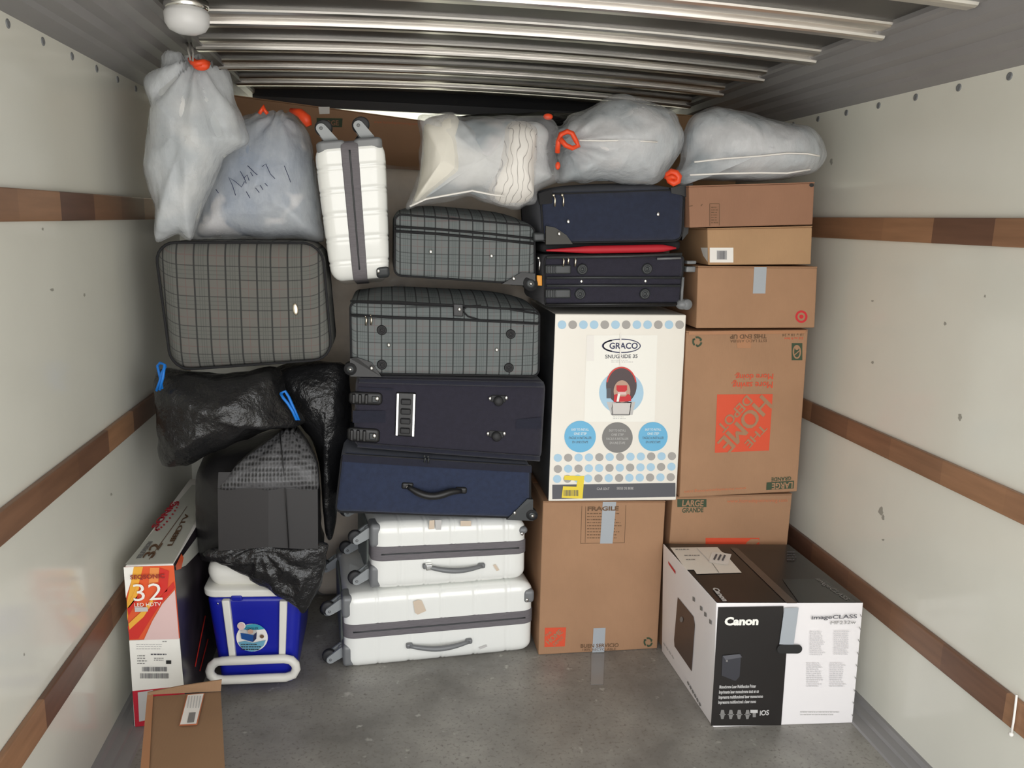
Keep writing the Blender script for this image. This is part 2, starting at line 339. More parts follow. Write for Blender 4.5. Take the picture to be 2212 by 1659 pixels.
def text_mesh(txt, bold=0.0, shear=0):
    k = (txt, bold, shear)
    if k in TXT: return TXT[k]
    cu = bpy.data.curves.new('t', 'FONT'); cu.body = txt; cu.size = 1; cu.offset = bold; cu.shear = shear; cu.resolution_u = 3
    o = bpy.data.objects.new('t', cu); COL.objects.link(o); bpy.context.view_layer.update()
    dg = bpy.context.evaluated_depsgraph_get(); me = o.evaluated_get(dg).to_mesh()
    vs = [tuple(v.co) for v in me.vertices]; fs = [tuple(p.vertices) for p in me.polygons]
    bpy.data.objects.remove(o); bpy.data.curves.remove(cu); TXT[k] = (vs, fs); return TXT[k]

# ------------------------------------------------------------------ a piece of cargo spanned by its four front corners
class Cargo:
    def __init__(s, name, label, cat, BL, BR, TR, TL, depth, group=None, back=(0, 1, 0)):
        s.BL, s.BR, s.TR, s.TL = map(Vector, (BL, BR, TR, TL)); s.W = ((s.BR-s.BL).length+(s.TR-s.TL).length)/2; s.H = ((s.TL-s.BL).length+(s.TR-s.BR).length)/2; s.D = depth
        s.dv = Vector(back).normalized(); b = (s.BL+s.BR)/2+s.dv*depth/2; s.root = root(name, b, label, cat, group)
    def m(s, p):
        u, w = p[0]/s.W, p[2]/s.H; return s.BL*(1-u)*(1-w)+s.BR*u*(1-w)+s.TR*u*w+s.TL*(1-u)*w+s.dv*p[1]
    def part(s, mb, name, mats, **pr): mb.map(s.m); return part(mb, name, mats, s.root, **pr)
    def front(s, eps=.0006): return Print(s.BL, s.BR, s.TL, eps)
    def loc(s, px, py):   # local (x,z) on the front face seen at that pixel
        n = (s.BR-s.BL).cross(s.TL-s.BL).normalized(); d = ray(px, py); P = CAM+d*((s.BL-CAM).dot(n)/d.dot(n)); q = P-s.BL
        U = (s.BR-s.BL); V = (s.TL-s.BL); uu, vv, uv = U.dot(U), V.dot(V), U.dot(V); a, b = q.dot(U), q.dot(V); det = uu*vv-uv*uv
        return ((a*vv-b*uv)/det*s.W, (b*uu-a*uv)/det*s.H)
def crumple(amp, sc, seed=0, flat=True):
    def f(P, u):
        q = Vector((P.x*sc+seed*7.1, P.y*sc+seed*3.3, P.z*sc)); n = noise.noise_vector(q)*amp
        if flat: n = Vector((n.x*(1-abs(2*u.x-1)**8), abs(n.y)*.5 if u.y < .5 else n.y, n.z*(1-abs(2*u.z-1)**8)))
        return P+n
    return f
def carton(name, label, c4, depth, m=None, group=None, back=(0, 1, 0), seed=0, flaps=True, cat='box', tape=True):
    m = m or M_card; c = Cargo(name, label, cat, *c4, depth, group, back); b = MB()
    b.rbox(0, c.W, 0, depth, 0, c.H-.004, .004, 8, fn=crumple(.0022, 5, seed)); c.part(b, 'box_body', m)
    if flaps:
        for k in (0, 1):
            f = MB(); y0 = 0 if k == 0 else depth/2+.0015; f.rbox(0, c.W, y0, y0+depth/2-.0015, c.H-.004, c.H, .0015, 3); c.part(f, 'flap', m)
        if tape:
            t = MB(); t.box(.0, c.W, depth/2-.025, depth/2+.025, c.H, c.H+.0006); c.part(t, 'tape_strip', M_ctape)
    return c
def F4(bl, br, tr, tl, y, yr=None, yt=None):
    """front corners (BL,BR,TR,TL) from the photo pixels on a front standing at depth y (yr: depth at the right side, yt: added at the top)"""
    yr = y if yr is None else yr; yt = 0 if yt is None else yt
    return (aty(*bl, y), aty(*br, yr), aty(*tr, yr+yt), aty(*tl, y+yt))
def rest(c4, z0=None, z1=None):
    a = [Vector(p) for p in c4]
    if z0 is not None: a[0].z = z0; a[1].z = z0
    if z1 is not None: a[2].z = z1; a[3].z = z1
    return a
# ================================================================== THE CARGO BAY
YB = .0; YA = 3.42; YF = 4.1; ZA = 1.49; ZC = 2.10
b = MB(); b.box(-W2, W2, YB, YA, -.06, 0); b.box(-W2, W2, YA, YF, ZA-.05, ZA); struct(b, 'floor', M_floor)
for sx, nm in ((-1, 'wall_left'), (1, 'wall_right')):
    b = MB(); x0, x1 = sorted((sx*W2, sx*(W2+.03))); b.box(x0, x1, YB, YF, 0, 1.96); w = struct(b, nm, M_wall)
    BASE[w.name] = Vector((0, 0, 0)); y = 1.005
    while y < 3.6:
        s_ = MB(); s_.lathe((sx*W2, y+(.0 if sx > 0 else .082), 1.912), (-sx, 0, 0), [(.010, -.001), (.010, .0015), (.007, .003), (.003, .0015)], 14); part(s_, 'screw', M_gplast, w); y += .1855
b = MB(); b.box(-W2, W2, YA, YA+.03, 0, ZA); struct(b, 'wall_back', M_wall)
def frp():
    m = bpy.data.materials.new('translucent_fibreglass'); m.use_nodes = True; t = NT(m); p = t.n['Principled BSDF']; p.inputs['Base Color'].default_value = S(226, 226, 214)
    tr = t.new('ShaderNodeBsdfTranslucent'); tr.inputs[0].default_value = S(236, 236, 226); mx = t.new('ShaderNodeMixShader'); mx.inputs[0].default_value = .7
    t.L.new(p.outputs[0], mx.inputs[1]); t.L.new(tr.outputs[0], mx.inputs[2]); t.L.new(mx.outputs[0], t.n['Material Output'].inputs[0]); return m
b = MB(); b.box(-W2, W2, YF, YF+.004, ZA-.05, ZC); struct(b, 'wall_front', frp())
b = MB(); b.extr([(x_/20*.97, 2.0635+.026*(1-(x_/20*.97/.96)**2)) for x_ in range(-20, 21)], YB, YF, 1); b.box(-W2-.03, W2+.03, YB, YF+.03, ZC, ZC+.02); b.box(-W2-.03, -W2, YB, YF+.03, 1.96, ZC); b.box(W2, W2+.03, YB, YF+.03, 1.96, ZC)
ceil = struct(b, 'ceiling', M_roof); BASE[ceil.name] = Vector((0, 0, 0))
arch = lambda x: .026*(1-(x/.96)**2)
prof = [(-.112, .022), (-.113, .012), (-.110, .007), (-.100, .003), (-.058, .002), (-.053, .012), (-.045, .012), (-.042, .006), (-.042, -.004), (-.039, -.010), (-.030, -.013), (.0, -.012), (.018, -.006), (.032, .006), (.044, .022)]
for k in range(-8, 6):
    y = 2.565+.36*k+(.0 if k < 4 else -.04*(k-3))
    if y < YB or y > 3.95: continue
    b = MB(); b.extr([(y+a, 2.045+z) for a, z in prof], -.965, .965, 24, axis='x', bend=arch); part(b, 'roof_bow', M_alu, ceil)
bp = [(1.173, 1.931), (1.150, 1.937), (1.118, 1.948), (1.108, 1.958), (1.072, 1.966), (1.060, 1.984), (1.026, 1.990), (1.014, 2.008), (.985, 2.018), (.972, 2.040), (.945, 2.044), (.940, 2.052), (.940, 2.095), (1.173, 2.095)]
for i, sx in enumerate((-1, 1)):
    b = MB(); b.extr([(sx*a, z) for a, z in bp], YB, YF, 1, closed=True); struct(b, 'trim_%d' % (i+1), M_beam)
b = MB(); b.extr([(3.93, 1.998), (3.93, 2.035), (3.945, 2.09), (3.97, 2.09), (3.95, 2.035), (3.95, 1.998)], -.95, .95, 1, axis='x', closed=True); struct(b, 'trim_3', M_dark)
n = 4
for sx in (-1, 1):
    for (z0, z1) in ((.329, .409), (.837, .907), (1.495, 1.566)):
        b = MB(); x0, x1 = sorted((sx*W2, sx*(W2-.016))); b.rbox(x0, x1, YB, YA, z0, z1, .004, 4); struct(b, 'trim_%d' % n, M_wood); n += 1
    b = MB(); b.extr([(sx*W2, 0), (sx*W2, .028), (sx*(W2-.012), .028), (sx*(W2-.02), .016), (sx*(W2-.045), .014), (sx*(W2-.05), .006), (sx*(W2-.085), .005), (sx*(W2-.09), 0)], YB, YA, 1, closed=True); struct(b, 'trim_%d' % n, M_beam); n += 1

M_scuff = mat('grey_scuff', S(168, 166, 156), .5)
for sx, marks in ((1, [(1903, 1104, 5, 9), (1908, 1118, 3, 6), (1796, 349, 3, 7), (2074, 901, 4, 8), (2042, 699, 3, 4), (1885, 650, 3, 2), (1908, 1166, 3, 2), (2128, 640, 2, 3), (1885, 783, 3, 3)]), (-1, [(112, 626, 4, 3), (182, 637, 2, 4), (92, 495, 2, 3), (240, 1068, 2, 3), (52, 1414, 1.5, 3)])):
    pw = Print((sx*W2, 0, 0), (sx*W2, 1, 0), (sx*W2, 0, 1), .0006)
    for (x, y, a_, b_) in marks:
        pw.poly([(x+a_*(1+.25*math.sin(k*2.1+x))*math.cos(R(k*24)), y+b_*(1+.2*math.sin(k*1.3+y))*math.sin(R(k*24))) for k in range(15)], M_scuff); pw.done('scuff_mark', bpy.data.objects['wall_right' if sx > 0 else 'wall_left'])
# ceiling lamp on the left roof rail
L0 = Vector((-.862, 2.30, 2.046)); lamp = root('ceiling_lamp', L0, 'round white dome lamp on the grey roof rail above the hanging bag', 'lamp')
b = MB(); b.lathe(L0, (0, 0, -1), [(.054, 0), (.054, .018), (.048, .024)], 32); part(b, 'lamp_base', M_chrome, lamp)
b = MB(); b.lathe(L0, (0, 0, -1), [(.050, .022), (.055, .032), (.053, .056), (.044, .070), (.026, .078), (.006, .080)], 32); part(b, 'lamp_shade', mat('frosted_white_plastic', S(222, 222, 222), .35), lamp)

# ================================================================== CARTONS ON THE RIGHT
def heavy(p, t, a, b_, top, m, w=1.2, lay=2):
    for k, o_ in enumerate((-w/2, 0, w/2)):
        dx, dy = b_[0]-a[0], b_[1]-a[1]; l = math.hypot(dx, dy); sx, sy = dx/l*o_, dy/l*o_
        p.text(t, (a[0]+sx, a[1]+sy), (b_[0]+sx, b_[1]+sy), (top[0]+sx, top[1]+sy), m, lay+k*.7, 0)
def recycle(p, x, y, r, m):
    for k in range(3): p.ring(x, y, r, r*1.05, r*.38, m, 1, 8, 120*k+8, 120*k+92); p.poly([(x+r*1.15*math.cos(R(120*k+88)), y+r*1.15*math.sin(R(120*k+88))), (x+r*.45*math.cos(R(120*k+92)), y+r*.45*math.sin(R(120*k+92))), (x+r*.8*math.cos(R(120*k+118)), y+r*.8*math.sin(R(120*k+118)))], m, 1)
DB = 2.62
def cboxcorners(x0, x1, y, z0, z1, sl=0, dy=0): return ((x0, y, z0), (x1, y+dy, z0), (x1+sl, y+dy, z1), (x0+sl, y, z1))
c = carton('moving_box', 'large brown moving box on the floor behind the black and white printer box', cboxcorners(.632, 1.085, 2.625, 0, .583), .455, M_card, 'large brown moving boxes', seed=1); p = c.front()
p.rect(1463, 1078, 1526, 1095, M_green); p.text('LARGE', (1473, 1093), (1519, 1093), (1473, 1080), M_card, 2, .03); p.text('GRANDE', (1473, 1107), (1519, 1106), (1473, 1097), M_green, 2, .02)
p.text('www.homedepotmoving.com', (1570, 1086), (1700, 1084), (1570, 1078), M_hdfaint)
p.done('printed_size_badge', c.root)
p.rect(1524, 1162, 1640, 1290, M_hdorange); p.poly([(1608, 1178), (1614, 1170), (1622, 1164), (1638, 1164), (1640, 1170), (1626, 1180), (1616, 1188)], M_card, 2); p.done('printed_logo', c.root, label='orange square logo')
c = carton('moving_box', 'brown moving box with upside-down orange square logo, right of the car seat box', (aty(1468, 1075, 2.6), aty(1722, 1062, 2.6), aty(1746, 712, 2.6), aty(1483, 715, 2.6)), .455, M_card, 'large brown moving boxes', seed=2, tape=False)
L = [(1549, 852), (1669, 851), (1661, 973), (1544, 978)]; p = c.front()
def dtext(p, t, a, b_, h, m=None, bold=.04): # text along a->b, cap height h px on its left-hand side as read
    dx, dy = b_[0]-a[0], b_[1]-a[1]; l = math.hypot(dx, dy); heavy(p, t, a, b_, (a[0]+dy/l*h, a[1]-dx/l*h), m or M_card, 3.0*h/35 if h > 9 else .6)
recycle(p, 1506, 738, 11, M_green)
p.text('THIS END UP', (1656, 722), (1577, 723), (1656, 731), M_brown, 2, .03); p.text('ESTE LADO ARRIBA', (1656, 733), (1577, 734), (1656, 739), M_brown)
p.text('18 x 18 x 24', (1735, 719), (1690, 721), (1735, 725), M_brown); p.text('3.0 cu ft box', (1735, 728), (1694, 729), (1735, 733), M_hdorange)
p.rect(1710, 741, 1733, 778, M_green); p.ring(1721, 760, 9, 15, 3, M_card, 2); p.disc(1721, 752, 4, 4, M_card, 2); p.line((1714, 768), (1728, 756), 2, M_card, 3)
heavy(p, 'More saving.', (1669, 824), (1580, 826), (1669, 838), M_hdorange, .7); heavy(p, 'More doing.', (1670, 807), (1587, 809), (1670, 819), M_hdorange, .7)
p.done('printed_marks', c.root)
p.poly(L, M_hdorange)
dtext(p, 'HOME', (1644, 853), (1549, 955), 36); dtext(p, 'DEPOT', (1612, 853), (1548, 921), 20); dtext(p, 'THE', (1646, 915), (1607, 957), 16)
p.done('printed_logo', c.root, label='orange square logo printed upside down')
p.text('LARGE', (1712, 1041), (1667, 1044), (1712, 1054), M_card, 3, .03); p.poly([(1656, 1042), (1715, 1038), (1714, 1055), (1655, 1058)], M_green, 2); p.text('GRANDE', (1709, 1029), (1666, 1032), (1709, 1037), M_green, 2, .02)
p.text('www.homedepotmoving.com', (1612, 1052), (1478, 1060), (1612, 1058), M_hdfaint); p.done('printed_size_badge', c.root)
t = c.front(.0009); t.poly([(1487, 716), (1740, 713), (1739, 720), (1487, 723)], M_ctape, 3); t.poly([(1590, 716), (1624, 716), (1622, 752), (1592, 752)], M_ctape, 1); t.done('tape_strip', c.root)
# target-marked carton
c = carton('cardboard_box', 'brown carton with grey tape and a small red ring mark at its corner', (aty(1504, 709, 2.58), aty(1760, 708, 2.58), aty(1766, 576, 2.58), aty(1508, 575, 2.58)), .40, M_card, 'smaller brown cartons', seed=3, tape=False)
p = c.front(); p.ring(1731, 684, 13, 13.5, 4.5, M_redi); p.disc(1731, 684, 4.5, 4.5, M_redi); p.done('printed_mark', c.root, label='red ring mark')
p = c.front(.0008); p.poly([(1629, 577), (1656, 577), (1653, 634), (1626, 634)], M_tape); p.done('tape_strip', c.root)
c2 = carton('cardboard_box', 'shallow yellowish carton with a white barcode label, second from the top of the right stack', (aty(1530, 573, 2.59), aty(1752, 571, 2.59), aty(1755, 488, 2.59), aty(1528, 493, 2.59)), .38, M_card2, 'smaller brown cartons', seed=4)
p = c2.front(); p.rect(1533, 535, 1584, 567, M_paper); p.rect(1548, 541, 1570, 561, M_lgrey, 2); p.bars(1549, 542, 1569, 560, M_dgrey, 3); p.done('shipping_label', c2.root)
sl = Print(c2.BL, c2.BL+Vector((0, .3, 0)), c2.TL); sl.poly([(1514, 535), (1529, 535), (1529, 566), (1519, 552)], M_paper); sl.done('shipping_label', c2.root)
c3 = carton('cardboard_box', 'topmost reddish brown carton under the clear bag at the right wall', (aty(1490, 492, 2.57), aty(1756, 485, 2.57), aty(1760, 393, 2.57), aty(1488, 401, 2.57)), .42, M_card3, 'smaller brown cartons', seed=5)
p = c3.front(); p.line((1533, 440), (1533, 488), 1.2, M_brown); p.line((1554, 440), (1554, 487), 1.2, M_brown); p.line((1533, 440), (1554, 440), 1.2, M_brown); p.rect(1535, 445, 1552, 484, mat('tan_ink_wash', S(150, 108, 82), .7)); p.greek(1536, 446, 1552, 484, M_brown, 7, 2); p.line((1488, 446), (1496, 444), 2, M_brown); p.line((1514, 445), (1517, 441), 2, M_brown); p.disc(1753, 400, 5, 4, M_ink); p.done('printed_stamp', c3.root)

# ================================================================== CENTRE RIGHT COLUMN
c = carton('moving_box', 'large brown moving box with grey tape, under the white car seat box', (aty(1163, 1415, 2.62), aty(1420, 1401, 2.62), aty(1438, 1083, 2.62), aty(1173, 1083, 2.62)), .455, M_card, 'large brown moving boxes', seed=6)
p = c.front()
for a, b_ in (((1257, 1093), (1254, 1174)), ((1352, 1091), (1349, 1172)), ((1254, 1174), (1349, 1172)), ((1265, 1094), (1264, 1172))): p.line(a, b_, 1, M_brown)
p.text('FRAGILE', (1269, 1103), (1336, 1102), (1269, 1094), M_brown, 2, .04); p.greek(1268, 1107, 1346, 1166, M_brown, 9, 1, 5, .6)
p.done('printed_panel', c.root)
p.poly([(1177, 1356), (1223, 1355), (1220, 1396), (1176, 1398)], M_hdorange)
dtext(p, 'HOME', (1186, 1392), (1216, 1366), 11, M_card, .03); dtext(p, 'DEPOT', (1198, 1395), (1218, 1378), 6, M_card, .03); dtext(p, 'THE', (1180, 1376), (1192, 1366), 5, M_card, .02)
p.done('printed_logo', c.root, label='small orange square logo')
recycle(p, 1400, 1387, 10, M_green); p.text('BUEN SERVICIO', (1254, 1399), (1336, 1397), (1254, 1391), M_brown, 2, .02); p.text('100% RECYCLABLE', (1258, 1406), (1330, 1404), (1258, 1401), M_brown); p.done('printed_text', c.root, label='recycling mark and printed line')
p = c.front(.0009); p.poly([(1302, 1084), (1331, 1084), (1323, 1174), (1296, 1174)], M_tape); p.done('tape_strip', c.root); p = c.front(.0009); p.poly([(1282, 1357), (1308, 1356), (1305, 1411), (1279, 1412)], M_tape); p.done('tape_strip', c.root)
# car seat box
c = Cargo('car_seat_box', 'tall white infant car seat box with blue and grey dots, on a moving box', 'box', aty(1184, 1083, 2.6), aty(1461, 1081, 2.6), aty(1483, 680, 2.6), aty(1199, 678, 2.6), .46)
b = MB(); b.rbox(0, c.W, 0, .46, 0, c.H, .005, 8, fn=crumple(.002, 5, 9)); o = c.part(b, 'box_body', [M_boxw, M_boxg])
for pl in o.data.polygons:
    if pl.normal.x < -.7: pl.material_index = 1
p = c.front(); DOT = 'bgbbgbgbbgbg'
for i, ch in enumerate(DOT): p.disc(1214+i*23.1, 701.5-.0*i, 9.3, 9.3, M_lblue if ch == 'b' else M_pgrey)
for j, (row, x0, y0, dx, dy) in enumerate((('bgbbgbgbbgbg', 1205, 989, 22.4, -.35), ('gbgbbgbgbbgb', 1205, 1013, 22.3, -.45), ('bgbbgbgbbgbg', 1203.5, 1034.5, 22.3, -.35))):
    for i, ch in enumerate(row): p.disc(x0+i*dx, y0+i*dy, 8.9, 8.6, M_lblue if ch == 'b' else M_pgrey)
p.done('printed_dots', c.root)
p.poly([(1193, 1047), (1459, 1043), (1459, 1073), (1193, 1078)], M_dgrey); p.text('CAR SEAT', (1289, 1058), (1316, 1058), (1289, 1053), M_lgrey); p.text('SIEGE DE BEBE', (1332, 1057), (1368, 1057), (1332, 1052), M_lgrey)
p.done('printed_strip', c.root)
p.poly([(1267, 724), (1420, 724), (1414, 911), (1262, 911)], M_warm)
p.poly([(1267, 724), (1283, 724), (1283, 780), (1267, 780)], M_paper, 2)
p.ring(1343, 747, 41, 15.5, 2.2, M_navyi, 2, 40); p.ring(1341, 747, 41, 15.5, 3.6, M_navyi, 2, 20, 120, 240); p.text('GRACO', (1316, 753), (1377, 753), (1316, 740), M_navyi, 3, .02)
p.text('SNUGRIDE 35', (1307, 774), (1377, 773), (1307, 766), M_dgrey, 2, .015); p.greek(1320, 777, 1368, 784, M_lgrey, 2)
p.done('printed_logo', c.root, label='oval logo and title on a pale panel')
p.disc(1342, 848, 48, 46, M_lblue, 2, 40)
p.poly([(1322, 870), (1364, 868), (1360, 897), (1321, 896)], M_lgrey, 3)
p.disc(1342, 832, 33, 40, mat('car_seat_shell_ink', S(88, 74, 76), .6), 4, 36); p.ring(1342, 832, 33, 40, 3, M_rd2, 5, 24, 190, 350); p.rect(1310, 838, 1319, 860, M_dgrey, 5)
p.disc(1343, 845, 18, 24, M_skin, 5); p.poly([(1331, 832), (1354, 832), (1354, 842), (1349, 846), (1335, 846), (1331, 842)], M_redi, 6)
p.poly([(1326, 853), (1332, 850), (1340, 856), (1350, 856), (1356, 850), (1362, 855), (1363, 866), (1325, 868)], M_redi, 6); p.poly([(1334, 850), (1339, 850), (1336, 867), (1331, 867)], M_warm, 7); p.rect(1334, 846, 1352, 852, M_pink, 6)
p.poly([(1310, 868), (1372, 868), (1366, 896), (1320, 896)], M_lgrey, 3); p.poly([(1320, 880), (1362, 880), (1358, 897), (1322, 897)], M_mgrey, 4); p.poly([(1322, 870), (1362, 870), (1358, 894), (1324, 894)], mat('seat_base_ink', S(214, 210, 206), .6), 5); p.greek(1324, 899, 1357, 906, M_lgrey, 2)
p.done('printed_picture', c.root, label='picture of a red and grey infant seat')
for x, y, r, m, k in ((1253, 943, 34, M_bluei, 1), (1333.5, 945, 33, M_mgrey, 2), (1410.5, 943, 31.5, M_bluei, 3)):
    p.disc(x, y, r, r, m, 2, 40)
    for q, (t, w) in enumerate((('EASY TO INSTALL', .55), ('ONE STEP', .4), ('FACILE A INSTALLER', .72), ('EN UNE ETAPE', .5))):
        yy = y-13+q*9; p.text(t, (x-r*w, yy), (x+r*w, yy), (x-r*w, yy-5), (M_warm if q < 2 else M_dgrey) if k != 2 else M_lgrey, 3)
    p.done('round_badge', c.root, label='grey round badge' if k == 2 else 'light blue round badge')
p.poly([(1219, 1027), (1262, 1028), (1258, 1077), (1213, 1075), (1216, 1050), (1245, 1051), (1247, 1038), (1218, 1036)], M_yel, 3); p.bars(1217, 1058, 1249, 1071, M_dgrey, 4)
p.done('price_sticker', c.root, label='yellow sticker with bar code')
p.line((1340, 720), (1339, 790), 3, M_paper, 8)
p.done('tape_strip', c.root)

# ================================================================== LUGGAGE
def rr_path(W, H, r, y, inset=0, n=6):
    pts = []
    for cx, cz, a0 in ((W-r-inset, H-r-inset, 0), (r+inset, H-r-inset, 90), (r+inset, r+inset, 180), (W-r-inset, r+inset, 270)):
        for k in range(n+1): a = R(a0+90*k/n); pts.append((cx+r*math.cos(a), y, cz+r*math.sin(a)))
    return pts
def stud(c, px, py, m=None, r=.0055, y=-.002):
    x, z = c.loc(px, py); b = MB(); b.ball((x, y, z), r, 8, sc=(1, .6, 1.25)); c.part(b, 'stud', m or M_chrome)
def foot(c, px, py, r=.016, ring=False):
    x, z = c.loc(px, py); b = MB()
    prof = [(r, 0), (r, .006), (r*.8, .010), (r*.62, .010), (r*.55, .005), (r*.35, .006), (r*.2, .010), (r*.05, .010)]
    b.lathe((x, .0, z), (0, -1, 0), prof, 20); c.part(b, 'foot', M_dgplast if ring else M_rubber)
def pull(c, px, py, h=.028, m=None):
    x, z = c.loc(px, py); b = MB(); b.ball((x, -.006, z+h*.5), .005, 8)
    b.tube([(x, -.008, z+h*.5), (x+.003, -.012, z+h*.2), (x+.001, -.010, z-h*.5)], [.002, .003, .0035], n=6); c.part(b, 'zipper_pull', m or M_brass)
def corner_wheel(c, px, py, r, hx, hy, w=.03, ybase=-.004):
    """inline luggage wheel seen from its side; hx,hy = far point of the moulded housing"""
    x, z = c.loc(px, py); q = c.loc(hx, hy); g = MB()
    g.lathe((x, ybase-w*.2, z), (0, 1, 0), [(r, 0), (r, w*.15), (r, w), (r*.8, w)], 24); g.lathe((x, ybase-w*.2-.002, z), (0, -1, 0), [(r*.62, 0), (r*.6, .002), (r*.3, .003), (r*.05, .003)], 20, 1)
    g.ball((x, ybase-w*.2-.006, z), .006, 8, 2); h = MB()
    dx = q[0]-x; h.rbox(min(x, q[0]), max(x, q[0]), ybase+.001, ybase+w*1.2, min(z-r*.4, q[1]), max(z+r*.7, q[1]), .008, 3)
    o = c.part(h, 'wheel_housing', M_black); c.part(g, 'wheel', [M_rubber, M_dgplast, M_chrome])
def soft(name, label, c4, depth, m, group=None, r=(.03, .02, .025), bulge=.006, top=0, seed=0, back=(0, 1, 0), piping=M_blackf, body='case_body', wr=.002, pr=.0032):
    c = Cargo(name, label, 'suitcase', *c4, depth, group, back); b = MB()
    def fn(P, u):
        k = max(0, 1-(2*u.x-1)**4)*max(0, 1-(2*u.z-1)**4); q = P.copy()
        if u.y < .5: q.y -= bulge*k*(1-2*u.y)
        else: q.y += bulge*k*(2*u.y-1)
        kt = max(0, 1-(2*u.x-1)**4)*max(0, 1-(2*u.y-1)**2); q.z += top*kt*max(0, u.z-.5)*2
        return q+noise.noise_vector(Vector((P.x*6+seed*5, P.y*6, P.z*6)))*wr
    b.rbox(0, c.W, 0, depth, 0, c.H, r, 14, fn=fn); c.part(b, body, m)
    if piping:
        for y in (.004, depth-.004):
            t = MB(); rr = r[0]; t.tube(rr_path(c.W, c.H, rr, y, .003), pr, True, 6); c.part(t, 'piping', piping)
    return c
def band(c, z0l, z0r, z1l, z1r, mname, m, y=-.0045, x0=.0, x1=None, t=.006, wrap=.25, name=None):
    x1 = c.W if x1 is None else x1; b = MB(); n = 16; vs = []; fs = []
    def zz(a, b_, x): return a+(b_-a)*(x-x0)/(x1-x0)
    for i in range(n+1):
        x = x0+(x1-x0)*i/n; k = max(0, 1-(2*i/n-1)**4); yy = y*1.0-.004*k
        for (dy, z) in ((t+.01, zz(z0l, z0r, x)), (0, zz(z0l, z0r, x)), (0, zz(z1l, z1r, x)), (t+.01, zz(z1l, z1r, x))): vs.append((x, yy+dy, z))
    for i in range(n):
        for j in range(3): fs.append((i*4+j, i*4+j+1, i*4+4+j+1, i*4+4+j))
    fs += [(0, 1, 2, 3), (n*4+3, n*4+2, n*4+1, n*4)]
    b.add(vs, fs, 0, False); return c.part(b, mname, m)
